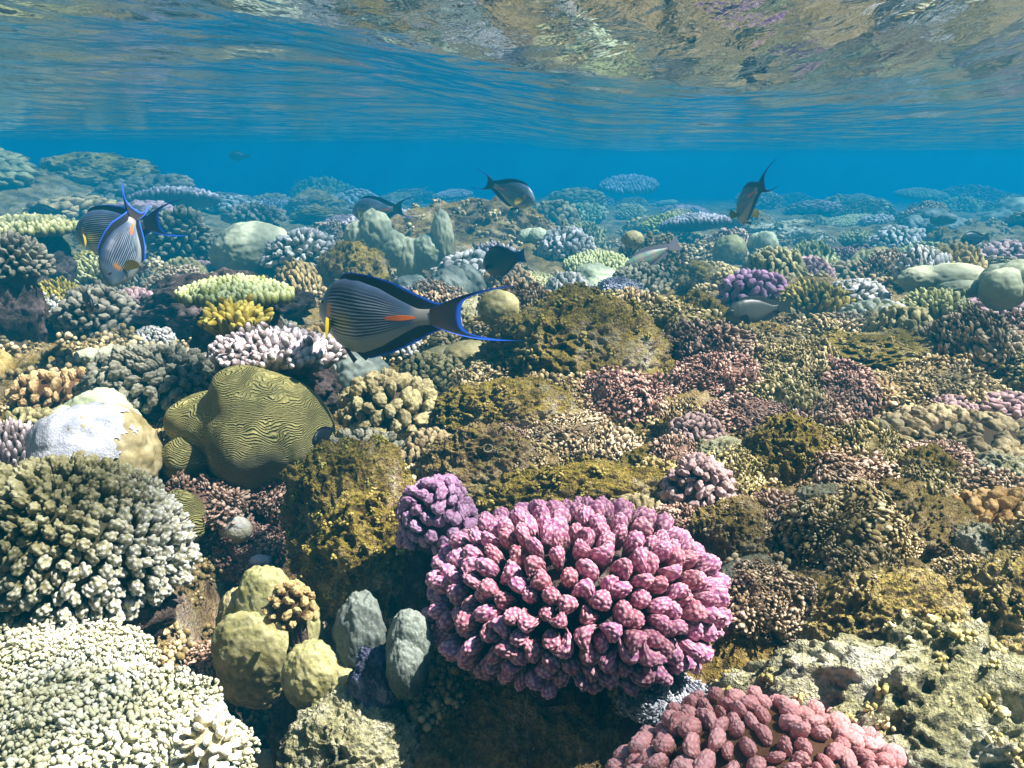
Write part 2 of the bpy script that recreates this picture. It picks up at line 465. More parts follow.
M = {}
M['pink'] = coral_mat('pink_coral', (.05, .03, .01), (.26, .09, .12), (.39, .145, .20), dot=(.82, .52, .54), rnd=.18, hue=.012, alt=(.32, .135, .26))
M['purple'] = coral_mat('purple_coral', (.08, .04, .07), (.27, .13, .23), (.44, .26, .40), dot=(.66, .50, .62), rnd=.1, hue=.01)
M['salmon'] = coral_mat('salmon_coral', (.12, .06, .03), (.56, .26, .25), (.78, .42, .42), dot=(.85, .55, .50), rnd=.12)
M['olive'] = coral_mat('olive_coral', (.03, .035, .02), (.13, .13, .06), (.42, .42, .30), dot=(.62, .64, .55), rnd=.15)
M['whitetip'] = coral_mat('white_tipped_coral', (.05, .05, .03), (.20, .19, .13), (.62, .60, .58), dot=(.8, .78, .78), rnd=.15)
M['olive_sunlit'] = coral_mat('olive_sunlit_coral', (.05, .045, .02), (.20, .18, .09), (.40, .38, .26), dot=(.92, .92, .95), rnd=.1, var=.5)
M['greybrown'] = coral_mat('grey_brown_coral', (.03, .028, .022), (.11, .10, .075), (.26, .24, .18), dot=(.36, .34, .27), rnd=.2)
M['brown'] = coral_mat('brown_coral', (.05, .035, .015), (.19, .15, .075), (.38, .33, .18), dot=(.46, .41, .25), rnd=.2)
M['tan'] = coral_mat('tan_coral', (.10, .06, .03), (.34, .24, .11), (.58, .44, .22), dot=(.68, .55, .33), rnd=.2)
M['mauve'] = coral_mat('mauve_coral', (.08, .05, .05), (.28, .18, .18), (.50, .35, .35), dot=(.60, .46, .44), rnd=.2)
M['turf'] = coral_mat('pinkish_turf', (.06, .035, .025), (.36, .24, .16), (.80, .62, .48), rnd=.3, hue=.03, var=.8)
M['turf2'] = coral_mat('brown_turf', (.06, .045, .02), (.36, .28, .13), (.78, .66, .42), rnd=.3, hue=.02, var=.8)
M['mosstuft'] = coral_mat('mossy_tufts', (.07, .058, .018), (.25, .205, .06), (.46, .39, .15), rnd=.2, var=.8)
M['cream'] = coral_mat('cream_coral', (.52, .49, .32), (.70, .67, .48), (.86, .85, .76), rnd=.15, polyp=160, polyp_c=(.85, .82, .66))
M['yellow'] = coral_mat('yellow_finger_coral', (.12, .10, .02), (.36, .30, .06), (.62, .56, .18), rnd=.15)
M['acro'] = coral_mat('acropora', (.08, .07, .06), (.26, .20, .20), (.74, .66, .68), rnd=.15)
M['table'] = coral_mat('table_coral', (.10, .10, .03), (.36, .36, .13), (.62, .62, .36), rnd=.1)
M['porites'] = coral_mat('porites', (.13, .115, .045), (.24, .21, .09), (.36, .325, .16), rnd=.2, var=.5, dot=(.50, .46, .28), polyp=340, polyp_c=(.55, .52, .30), bump=.25, fine=500)
M['porites_shade_grey'] = coral_mat('porites_shade_grey', (.06, .07, .065), (.12, .14, .125), (.20, .225, .20), rnd=.2, polyp=340, polyp_c=(.38, .40, .32), bump=.25, fine=500)  # albedo lowered so the grey lobes look shaded; the shade sits in the colour
M['porites_pale'] = coral_mat('porites_pale', (.22, .24, .16), (.40, .42, .28), (.55, .57, .40), rnd=.15, polyp=200, polyp_c=(.62, .64, .5), bump=.3)
M['orange'] = coral_mat('orange_coral', (.20, .12, .04), (.42, .28, .11), (.62, .46, .22), rnd=.15, polyp=240)
M['white'] = coral_mat('bleached_white', (.26, .27, .32), (.46, .47, .52), (.70, .70, .72), rnd=.03, var=.5)
M['blue'] = coral_mat('pale_blue_coral', (.16, .18, .26), (.36, .40, .52), (.60, .64, .74), rnd=.1)
M['brain'] = brain_mat('brain_coral', (.36, .33, .115), (.50, .455, .175), 120)
M['moss'] = rock_mat('algae_rock', [(.03, .02, .010), (.14, .10, .035), (.26, .19, .08), (.42, .32, .21), (.62, .56, .46)], top=(.25, .20, .05), top_amt=.65, scale=13, speck=(.50, .42, .14), dist=.010)
M['moss2'] = rock_mat('algae_rock_brown', [(.05, .03, .02), (.22, .145, .08), (.40, .29, .19), (.60, .51, .40)], top=(.32, .26, .08), top_amt=.5, scale=14, speck=(.66, .58, .46), dist=.010)
M['pale_rock'] = rock_mat('pale_crusted_rock', [(.08, .075, .05), (.28, .27, .17), (.50, .48, .37), (.74, .73, .68)], top=(.40, .37, .20), top_amt=.45, scale=14, speck=(.7, .7, .66))
M['dark'] = rock_mat('shaded_reef_rock', [(.02, .015, .015), (.06, .04, .035), (.12, .09, .075), (.24, .18, .18)], scale=18)  # dark reef rock, with crevice shade painted into its near-black tones
M['seabed'] = rock_mat('reef_ground', [(.03, .018, .014), (.17, .11, .065), (.31, .22, .14), (.44, .33, .26), (.62, .54, .46)], top=(.27, .21, .06), top_amt=.5, scale=9, bump=1.0, speck=(.58, .48, .42), dist=.010)
M['warm_rock'] = rock_mat('warm_crusted_rock', [(.07, .05, .03), (.28, .21, .11), (.46, .37, .24), (.66, .58, .46)], top=(.42, .34, .12), top_amt=.6, scale=14, speck=(.7, .62, .5), dist=.010)
M['violet_crust'] = rock_mat('violet_crust', [(.03, .03, .04), (.10, .10, .16), (.22, .22, .36), (.42, .42, .52)], scale=22)
M['fish'] = plain_attr_mat('fish_skin', .42, .45)
M['fin'] = plain_attr_mat('fish_fin', .5, .35)

# ------------------------------------------------------------------ water, haze, seabed
def polar_grid(az, r):
    A, R = np.meshgrid(az, r); n, m = A.shape
    x = (R * np.sin(A)).ravel(); y = (R * np.cos(A)).ravel()
    i = np.arange(n * m).reshape(n, m)
    F = np.stack([i[:-1, :-1].ravel(), i[:-1, 1:].ravel(), i[1:, 1:].ravel(), i[1:, :-1].ravel()], 1)
    return x, y, F

def az_steps(nf, wide=.70):
    f = np.linspace(-wide, wide, nf); k = np.linspace(wide, 2 * math.pi - wide, 60)[1:]
    return np.concatenate([f, k])

az = az_steps(620)
rr = np.concatenate([np.linspace(.02, .30, 12)[:-1], np.exp(np.linspace(math.log(.30), math.log(12), 760)), np.exp(np.linspace(math.log(12), math.log(75), 50))[1:]])
x, y, F = polar_grid(az, rr)
bed = obj('seabed', mesh_from('seabed', np.stack([x, y, T(x, y, 1)], 1), F), M['seabed'])
tag(bed, kind='structure')

def water_z(x, y):
    p = np.stack([x, y, np.zeros_like(x)], 1); r = np.hypot(x, y)
    q = p * [1, 1, 1]
    z = .022 * perlin(q * [.9, 1.3, 1] + 4) + .012 * perlin(q * [2.4, 3.0, 1] + 8) + .0065 * perlin(q * [7, 4.5, 1] + 1) + .0030 * perlin(q * [17, 10, 1] + 3)
    edge = y - (.95 + .35 * x)
    z += .17 * (smooth(.55, -1.1, edge - .9) - .6) * smooth(-.75, .30, x - .05 * (y - 1))      # a swell sinking away from the camera
    z += .035 * smooth(.4, 3.5, y) * (1 - smooth(-.9, .4, x - .12 * (y - 1)))
    return WATER_Z + z * smooth(60, 20, r)
az = az_steps(520)
rr = np.concatenate([np.linspace(.02, .4, 16)[:-1], np.exp(np.linspace(math.log(.40), math.log(14), 700)), np.exp(np.linspace(math.log(14), math.log(75), 40))[1:]])
x, y, F = polar_grid(az, rr)
m, nt, b = nodes('water_surface')
nt.nodes.remove(b)
co = nd(nt, 'TexCoord').outputs['Object']
mp = nd(nt, 'Mapping'); nt.links.new(co, mp.inputs[0]); mp.inputs['Scale'].default_value = (1.5, .8, 1); mp.inputs['Rotation'].default_value = (0, 0, .25)
h = math_(nt, 'ADD', noise(nt, mp.outputs[0], 9, 3, .55, .6), math_(nt, 'MULTIPLY', noise(nt, mp.outputs[0], 34, 3, .5, .3), .22))
bn = nd(nt, 'Bump', in_Strength=.35, in_Distance=.012, in_Height=h)
fr = nd(nt, 'Fresnel', in_IOR=1.333, in_Normal=bn.outputs[0])
gl = nd(nt, 'BsdfGlossy', in_Roughness=.02, in_Normal=bn.outputs[0])
mp2 = nd(nt, 'Mapping'); nt.links.new(co, mp2.inputs[0]); mp2.inputs['Scale'].default_value = (4.5, 5.5, 1)
wv = nd(nt, 'VectorMath', operation='MULTIPLY_ADD'); nzz = nd(nt, 'TexNoise', in_Scale=1.3, in_Detail=2.0); nt.links.new(mp2.outputs[0], nzz.inputs['Vector'])
nt.links.new(nzz.outputs['Color'], wv.inputs[0]); wv.inputs[1].default_value = (1.1, 1.1, 0); nt.links.new(mp2.outputs[0], wv.inputs[2])
vo = nd(nt, 'TexVoronoi', feature='SMOOTH_F1', in_Scale=1.0, in_Smoothness=.25); nt.links.new(wv.outputs[0], vo.inputs['Vector'])
tc = ramp(nt, vo.outputs['Distance'], [(.12, (.30, .32, .34)), (.40, (.56, .57, .58)), (.58, (1, 1, 1))])  # caustic dapple painted into the surface's transmission colour to pattern the sunlight
tr = nd(nt, 'BsdfTransparent', in_Color=tc)
mx = nd(nt, 'MixShader', in_0=fr.outputs[0], in_1=tr.outputs[0], in_2=gl.outputs[0])
nt.links.new(mx.outputs[0], nt.nodes['Material Output'].inputs['Surface'])
wat = obj('water_surface', mesh_from('water_surface', np.stack([x, y, water_z(x, y)], 1), F), m)
tag(wat, kind='structure')

m, nt, b = nodes('haze_volume'); nt.nodes.remove(b)
pv = nd(nt, 'VolumePrincipled'); pv.inputs['Color'].default_value = (*HAZE_COL, 1); pv.inputs['Density'].default_value = HAZE_DENS
pv.inputs['Absorption Color'].default_value = (*HAZE_ABS, 1)
pv.inputs['Anisotropy'].default_value = .2
nt.links.new(pv.outputs[0], nt.nodes['Material Output'].inputs['Volume'])
Bx = np.array([[sx * 80, sy * 80, z] for z in (-8.0, WATER_Z + .40) for sx, sy in ((-1, -1), (1, -1), (1, 1), (-1, 1))], float)
Fx = np.array([[3, 2, 1, 0], [4, 5, 6, 7], [0, 1, 5, 4], [1, 2, 6, 5], [2, 3, 7, 6], [3, 0, 4, 7]])
hz = obj('haze', mesh_from('haze', Bx, Fx, shade=False), m); tag(hz, kind='stuff')

# ------------------------------------------------------------------ reef builders
LAND = []      # (short name, centre, radius)
def coral(name, label, cat, short, f, part, mb, mat, base=True, group=None, basemat='dark', seed=1):
    c, r = f
    e = empty(name, c, label, cat, group)
    obj(part, mb.mesh(part), M[mat], e)
    if base:
        zg = T(c[0], c[1])[0] - .03; top = c[2] - .15 * r[2]; hgt = max(top - zg, .03)
        bm = rock((r[0] * .72, r[1] * .72, hgt / 2 + .01), seed + 77, 4, .25, 1.6)
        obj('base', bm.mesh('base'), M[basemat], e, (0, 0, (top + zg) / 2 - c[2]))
    LAND.append((short, c, r)); return e

def solid(name, label, cat, short, f, mb, mat, group=None):
    c, r = f; o = obj(name, mb.mesh(name), M[mat], None, c)
    if name in ('mossy_rock', 'reef_rock') and len(mb.V[0]) == len(ico(6)[0]):
        obj('algae_tufts', knobs_only(mb, r, int(r[0] * 1e5) % 997, 170).mesh('algae_tufts'), M['mosstuft' if mat == 'moss' else 'turf2'], o)
    tag(o, label, cat, group); LAND.append((short, c, r)); return o

# --- the pink coral, branch by branch
f = fit(422, 490, 730, 702, Y=.735, lock=True, flat=.85); c, r = f
e = empty('cauliflower_coral', c, 'big bright pink cauliflower coral colony with fat knobbly branches', 'coral')
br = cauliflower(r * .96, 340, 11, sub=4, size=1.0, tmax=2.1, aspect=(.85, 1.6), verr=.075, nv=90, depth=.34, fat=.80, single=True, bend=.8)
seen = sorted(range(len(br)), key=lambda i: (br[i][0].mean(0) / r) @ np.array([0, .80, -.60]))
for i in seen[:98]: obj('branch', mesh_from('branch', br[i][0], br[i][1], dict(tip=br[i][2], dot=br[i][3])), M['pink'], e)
mb = MB()
for i in seen[98:]: mb.add(br[i][0], br[i][1], tip=br[i][2], dot=br[i][3])
bk = obj('back_branches', mb.mesh('back_branches'), M['pink'], e); bk['kind'] = 'stuff'
V, F = ico(4)
obj('core', mesh_from('core', V * r * .66, F, dict(tip=V[:, 2] * 0, dot=V[:, 2] * 0)), M['dark'], e)  # near-black core paints shade into the gaps between branches
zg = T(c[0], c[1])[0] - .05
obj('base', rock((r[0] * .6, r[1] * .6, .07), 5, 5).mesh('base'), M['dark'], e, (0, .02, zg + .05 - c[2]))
LAND.append(('the big pink coral', c, r))

coral('cauliflower_coral', 'small purple cauliflower coral tucked behind the left edge of the big pink colony', 'coral', 'the small purple coral',
      fit(396, 474, 480, 572, Y=.80, lock=True, flat=.8), 'branches', cauliflower(FITS[-1][1], 84, 12, sub=3, tmax=2.0, nv=50, verr=.13, depth=.45, fat=.85), 'purple', seed=2)
coral('cauliflower_coral', 'salmon pink cauliflower coral cut off by the bottom edge, below the big pink colony', 'coral', 'the salmon coral',
      fit(618, 700, 905, 850, Y=.56, flat=.6, lock=True), 'branches', cauliflower(FITS[-1][1], 190, 13, sub=4, tmax=1.8, nv=90, verr=.07, depth=.34, fat=.84, aspect=(.9, 1.6)), 'salmon', seed=3)
# --- left foreground
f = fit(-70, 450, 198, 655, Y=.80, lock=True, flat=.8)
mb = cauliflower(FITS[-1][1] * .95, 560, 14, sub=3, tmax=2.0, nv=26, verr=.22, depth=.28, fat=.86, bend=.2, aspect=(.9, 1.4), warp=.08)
P = np.concatenate(mb.V) / f[1]; w = smooth(-.45, .45, P[:, 0] * .75 - P[:, 2] * .75 + .3 * perlin(P * 3))  # sunlight painted into the colour: tips whiten toward the lower right
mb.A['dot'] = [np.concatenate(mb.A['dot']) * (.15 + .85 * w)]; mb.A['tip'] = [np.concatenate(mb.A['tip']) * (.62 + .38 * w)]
coral('cauliflower_coral', 'large olive cauliflower coral with sunlight painted white on lower tips at the left edge', 'coral', 'the large olive coral',
      f, 'branches', mb, 'olive_sunlit', seed=4)
coral('digitate_coral', 'bright cream coral mound with short stubs in the lower left corner', 'coral', 'the cream corner coral',
      fit(-120, 668, 238, 900, Y=.50, flat=.9), 'branches', knobbly(FITS[-1][1] * .95, 15000, 15, m_=17, sizes=(1.3, 1.6, 1.9), s0=.16, s1=.30, warp=.10), 'cream', seed=5)
coral('digitate_coral', 'pale cream coral shelf below the large olive coral at the left edge', 'coral', 'the cream shelf coral',
      fit(-60, 622, 150, 740, Y=.62, flat=.8), 'branches', knobbly(FITS[-1][1] * .95, 11000, 16, m_=17, sizes=(1.3, 1.6, 1.9), s0=.16, s1=.30, warp=.10), 'cream', seed=6)
coral('digitate_coral', 'glaring white coral lump at the bottom, right of the cream corner mound', 'coral', 'the white lump',
      fit(172, 712, 246, 790, Y=.49, flat=.8, lock=True), 'branches', cauliflower(FITS[-1][1], 50, 17, sub=3, tmax=1.9, nv=20, verr=.1, depth=.5), 'cream', seed=7, base=False)
f = fit(30, 403, 160, 520, Y=.98, flat=.8); c, r = f
e = empty('boulder_coral', c, 'smooth olive boulder coral with a dead white patch on its top', 'coral')
obj('living_lobe', massive(r, 21, 1, amp=.16).mesh('living_lobe'), M['porites'], e)
V, F = ico(5); h = 1 + .16 * perlin(V * 1.6 + 21) + .064 * perlin(V * 1.6 * 2.6 + 21) + .012 * perlin(V * 14 + 21)
keep = (V @ np.array([-.42, -.52, .74]) + .36 * fbm(V * 2.6 + 3, 5, .6)) > .42
idx = np.flatnonzero(keep[F].all(1)); FF = F[idx]; us, inv = np.unique(FF, return_inverse=True)
pt = obj('dead_patch', mesh_from('dead_patch', (V * (h + .02 + .012 * fbm(V * 9, 3))[:, None] * r)[us], inv.reshape(-1, 3), dict(tip=np.clip(.62 + .6 * fbm(V * 3 + 5, 4), 0, 1)[us], dot=np.ones(len(us)))), M['white'], e)
pt['label'] = 'white dead patch with ragged rim'
LAND.append(('the white-patched boulder coral', c, r))
coral('cauliflower_coral', 'pale small-lobed coral cluster behind the white-patched boulder coral', 'coral', 'the pale lobed cluster',
      fit(8, 366, 112, 425, Y=1.22, flat=.7), 'branches', cauliflower(FITS[-1][1], 60, 18, sub=3, tmax=1.8, nv=40, verr=.14, depth=.5), 'tan', seed=8)
solid('boulder_coral', 'orange rounded coral lump at the left edge', 'coral', 'the orange lump', fit(-16, 343, 22, 392, Y=1.35), massive(FITS[-1][1], 22, 3), 'orange')
coral('cauliflower_coral', 'wide dark grey brown cauliflower coral left of the white-fingered coral', 'coral', 'the dark grey coral',
      fit(88, 340, 222, 432, Y=1.5, flat=.9), 'branches', cauliflower(FITS[-1][1], 190, 19, sub=3, tmax=1.9, nv=36, verr=.16, depth=.4, fat=.8), 'greybrown', seed=9)
coral('cauliflower_coral', 'dark round cauliflower coral under the head of the diving fish', 'coral', 'the dark round coral',
      fit(56, 282, 142, 356, Y=1.95, flat=.9), 'branches', cauliflower(FITS[-1][1], 130, 20, sub=2, tmax=1.9, nv=20, verr=.2, depth=.4, fat=.8), 'greybrown', seed=10)
coral('finger_coral', 'pale bushy coral at the left edge above the orange lump', 'coral', 'the pale bushy coral',
      fit(-20, 292, 66, 352, Y=1.9), 'branches', fingers(FITS[-1][1] * .85, 130, 21, L=.035, r=.008), 'whitetip', seed=11)
# brain coral with folds
f = fit(172, 372, 335, 488, Y=1.17, lock=True, flat=.75); c, r = f
m5 = MB(); V, F = ico(6)
fold = .16 * np.cos(V[:, 0] * 5 + 2.2 * perlin(V * 1.3 + 3)) * smooth(-.2, .7, V[:, 0] * -1 + .35) + .07 * perlin(V * 1.5 + 8) + .02 * perlin(V * 4 + 8)
m5.add(V * (1 + fold)[:, None] * r, F, tip=V[:, 2], dot=V[:, 2])
e = empty('brain_coral', c, 'folded yellow green brain coral with fine wavy ridges', 'coral')
obj('colony', m5.mesh('colony'), M['brain'], e)
m5 = MB(); V, F = ico(5); m5.add(V * (1 + .2 * perlin(V * 1.6 + 2))[:, None] * r * [.32, .3, .36], F, tip=V[:, 2], dot=V[:, 2])
obj('side_lobe', m5.mesh('side_lobe'), M['brain'], e, (-r[0] * .72, -r[1] * .5, -r[2] * .35))
LAND.append(('the folded brain coral', c, r))
coral('table_coral', 'table coral with purplish white finger tips overhanging the brain coral', 'coral', 'the white-fingered coral',
      fit(212, 322, 338, 392, Y=1.27, lock=True, flat=.75), 'fingers', fingers(FITS[-1][1] * [.95, .95, .55], 240, 22, L=.03, r=.0062, tmax=1.6, up=.35, side=1), 'acro', seed=12, base=False)
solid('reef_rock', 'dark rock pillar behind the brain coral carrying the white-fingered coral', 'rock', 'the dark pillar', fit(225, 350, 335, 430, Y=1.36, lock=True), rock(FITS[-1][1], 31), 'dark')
coral('finger_coral', 'mustard yellow finger coral behind the white-fingered coral', 'coral', 'the mustard finger coral',
      fit(204, 308, 266, 350, Y=1.42, lock=True), 'fingers', fingers(FITS[-1][1] * .8, 70, 23, L=.045, r=.008, tmax=1.4, up=.3, side=1), 'yellow', seed=13)
coral('table_coral', 'flat yellow green table coral with many short stubs', 'coral', 'the yellow green table coral',
      fit(178, 270, 292, 318, Y=1.85, lock=True, flat=.8), 'plate', fingers(FITS[-1][1] * [1, 1, .7], 420, 24, L=.022, r=.0065, plate=True, up=.8, side=0), 'table', seed=14)
solid('reef_rock', 'dark rock block under the yellow green table coral', 'rock', 'the dark block', fit(140, 272, 300, 345, Y=2.0), rock(FITS[-1][1], 32), 'dark')
coral('cauliflower_coral', 'brown cauliflower coral just below the large striped fish', 'coral', 'the brown coral under the fish',
      fit(334, 370, 448, 455, Y=1.28, flat=.85), 'branches', cauliflower(FITS[-1][1], 90, 25, sub=3, tmax=1.9, nv=50, verr=.14, depth=.5, fat=.85), 'brown', seed=15)
coral('cauliflower_coral', 'shaded grey cauliflower coral below the brown one, left of the mossy ledge', 'coral', 'the shaded grey coral',
      fit(300, 425, 410, 500, Y=1.17, flat=.8), 'branches', cauliflower(FITS[-1][1], 80, 26, sub=3, tmax=1.9, nv=40, verr=.14, depth=.5), 'greybrown', seed=16)
# mossy ledges
solid('mossy_rock', 'mossy rock ledge with a pale rim above the yellow lobes', 'rock', 'the mossy ledge', fit(284, 446, 420, 600, Y=1.0, lock=True, flat=.7), rock(FITS[-1][1] , 33, 6, .28, 1.3), 'moss')
solid('mossy_rock', 'mossy rock hump directly left of the small purple coral', 'rock', 'the mossy hump', fit(308, 498, 450, 640, Y=.88, lock=True, flat=.7), rock(FITS[-1][1], 34, 6, .25, 1.3), 'moss')
solid('mossy_rock', 'long dark mossy rock behind the top of the big pink coral', 'rock', 'the mossy rock behind the pink coral', fit(470, 462, 715, 580, Y=1.04, lock=True, flat=.4), rock(FITS[-1][1], 35, 6, .2, 1.2, ridged=.08), 'moss')
solid('mossy_rock', 'largest mossy brown rock rising right of the striped fish tail', 'rock', 'the large mossy rock', fit(482, 296, 660, 430, Y=1.65, flat=.8), rock(FITS[-1][1], 36, 6, .22, 1.2), 'moss')
solid('mossy_rock', 'low yellow mossy rock between the large mossy rock and the brown coral', 'rock', 'the low mossy rock', fit(430, 382, 580, 470, Y=1.3, flat=.6), rock(FITS[-1][1], 37, 6, .22, 1.3), 'moss')
solid('mossy_rock', 'mossy rock with two white tube mouths on its face', 'rock', 'the rock with tube mouths', fit(420, 428, 540, 520, Y=1.12, flat=.6), rock(FITS[-1][1], 38, 6, .2, 1.4), 'moss2')
solid('mossy_rock', 'round olive mossy boulder among pinkish turf on the right', 'rock', 'the round mossy boulder', fit(742, 418, 836, 520, Y=1.2, flat=.9), rock(FITS[-1][1], 39, 6, .14, 1.2), 'moss')
solid('reef_rock', 'rounded yellowish rock at the right above the lumpy pale rock', 'rock', 'the rounded yellowish rock', fit(806, 568, 975, 700, Y=.76, flat=.7), rock(FITS[-1][1], 40, 6, .14, 1.2), 'warm_rock')
solid('reef_rock', 'big lumpy pale rock filling the lower right corner', 'rock', 'the lumpy pale rock', fit(725, 640, 1130, 880, Y=.64, flat=.55, lock=True), rock(FITS[-1][1], 41, 6, .16, 2.0, .09, ridged=.2), 'pale_rock')
solid('reef_rock', 'dark crusted rock at the right edge beside the rounded yellowish rock', 'rock', 'the right edge rock', fit(930, 560, 1120, 720, Y=.80, flat=.7), rock(FITS[-1][1], 42, 6, .2, 1.6), 'warm_rock')
# yellow lobes
f = fit(212, 572, 312, 706, Y=.80, lock=True, flat=.7); c, r = f
e = empty('boulder_coral', c, 'sunlit yellow lobed boulder coral over the dark gully', 'coral')
for k, (dx, dy, dz, sx, sz) in enumerate([(.12, .1, .42, .62, .60), (-.12, -.35, -.1, .80, .62), (-.2, -.1, -.62, .72, .36), (-.55, .3, .05, .42, .6), (.72, .15, -.05, .5, .8)]):
    obj('lobe', massive(r * [sx, .6, sz], 50 + k, 1, amp=.14).mesh('lobe'), M['porites'], e, (dx * r[0], dy * r[1], dz * r[2]))
LAND.append(('the sunlit yellow lobes', c, r))
coral('cauliflower_coral', 'tiny yellow cauliflower coral growing beside the sunlit yellow lobes', 'coral', 'the tiny yellow coral',
      fit(264, 580, 318, 640, Y=.74, lock=True), 'branches', cauliflower(FITS[-1][1], 40, 51, sub=3, tmax=1.9, nv=24, verr=.15, depth=.5), 'tan', seed=17)
f = fit(285, 640, 365, 730, Y=.72, lock=True, flat=.8); c, r = f
e = empty('boulder_coral', c, 'shaded brownish lobed coral right of the sunlit yellow lobes', 'coral')
for k, (dx, dz, s) in enumerate([(-.3, .2, .75), (.45, -.1, .6), (-.1, -.7, .6)]): obj('lobe', massive(r * s, 56 + k, 1, amp=.16).mesh('lobe'), M['porites'], e, (dx * r[0], -.1 * k * r[1], dz * r[2]))
LAND.append(('the shaded brown lobes', c, r))
solid('boulder_coral', 'shaded blue grey smooth coral below the mossy hump', 'coral', 'the upper grey lobe', fit(335, 596, 388, 690, Y=.735, lock=True), massive(FITS[-1][1], 60, 1, amp=.2), 'porites_shade_grey')
solid('boulder_coral', 'shaded blue grey smooth lobed coral at the left foot of the big pink coral', 'coral', 'the lower grey lobe', fit(378, 612, 442, 700, Y=.69, lock=True), massive(FITS[-1][1], 61, 3, amp=.16), 'porites_shade_grey')
solid('crusted_rock', 'violet blue crusted rock between the two grey smooth corals', 'rock', 'the violet crust', fit(352, 650, 400, 720, Y=.70, lock=True), rock(FITS[-1][1], 62), 'violet_crust')
solid('crusted_rock', 'pale mottled rock at the bottom edge left of centre', 'rock', 'the pale mottled rock', fit(280, 704, 420, 830, Y=.60, flat=.7), rock(FITS[-1][1], 63, 6, .16, 1.4), 'pale_rock')
solid('boulder_coral', 'little yellow coral knob at the bottom edge beside the pale mottled rock', 'coral', 'the yellow knob', fit(248, 752, 286, 800, Y=.56), massive(FITS[-1][1], 64), 'porites_pale')
SH1 = solid('shell', 'lone white oval shell lying in the dark gully', 'shell', 'the white shell', fit(224, 521, 252, 545, Y=.93, flat=.7), massive(FITS[-1][1] * 1.15, 65, 1, 4, .12), 'cream')
SH2 = solid('shell', 'smaller greyish white shell in the gully below the white oval one', 'shell', 'the greyish shell', fit(252, 553, 274, 566, Y=.88, flat=.7), massive(FITS[-1][1], 66, 1, 4, .2), 'blue')
for k, (a, b_, cc, dd, yy, lab, sh) in enumerate([(150, 475, 250, 545, 1.0, 'pinkish white turf coral at the foot of the brain coral', 'the white turf'), (205, 520, 290, 600, .95, 'dark pinkish turf hanging on the gully wall', 'the gully wall turf'),
        (232, 470, 305, 530, 1.03, 'pinkish turf tuft under the lower rim of the brain coral', 'the rim turf'), (180, 640, 250, 740, .66, 'dark turf covered stone at the bottom of the gully', 'the gully stone')]):
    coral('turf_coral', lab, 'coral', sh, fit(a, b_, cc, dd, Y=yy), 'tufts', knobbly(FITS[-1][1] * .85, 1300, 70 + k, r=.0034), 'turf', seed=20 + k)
# --- middle distance left
solid('boulder_coral', 'smooth pale blue green dome coral in the left middle distance', 'coral', 'the pale dome coral', fit(212, 222, 296, 285, Y=2.7), massive(FITS[-1][1], 80, 1, amp=.10), 'porites_pale')
coral('cauliflower_coral', 'grey bushy coral right of the pale dome coral', 'coral', 'the grey bushy coral', fit(262, 230, 345, 290, Y=2.6), 'branches', cauliflower(FITS[-1][1], 110, 81, sub=2, tmax=1.8, nv=16, verr=.2), 'whitetip', seed=24)
coral('cauliflower_coral', 'dark mounded coral left of the pale dome coral', 'coral', 'the dark mounded coral', fit(146, 208, 216, 278, Y=3.2), 'branches', cauliflower(FITS[-1][1], 150, 82, sub=2, tmax=1.8, nv=16, verr=.2), 'greybrown', seed=25)
coral('cauliflower_coral', 'tall greyish coral stack at the left edge of the middle distance', 'coral', 'the left edge stack', fit(-40, 232, 50, 304, Y=2.15, lock=True), 'branches', cauliflower(FITS[-1][1], 150, 83, sub=2, tmax=1.8, nv=16, verr=.2), 'greybrown', seed=26)
coral('table_coral', 'greenish table coral at the left edge with a shaded underside', 'coral', 'the greenish table', fit(-30, 212, 82, 245, Y=3.0, lock=True), 'plate', fingers(FITS[-1][1] * [1, 1, .8], 300, 84, L=.035, r=.011, plate=True, up=.8, side=0), 'table', seed=27)
coral('cauliflower_coral', 'small grey coral head behind the pale dome coral', 'coral', 'the small grey head', fit(222, 202, 286, 232, Y=3.9), 'branches', cauliflower(FITS[-1][1], 90, 85, sub=2, tmax=1.8, nv=16, verr=.2), 'greybrown', seed=28)
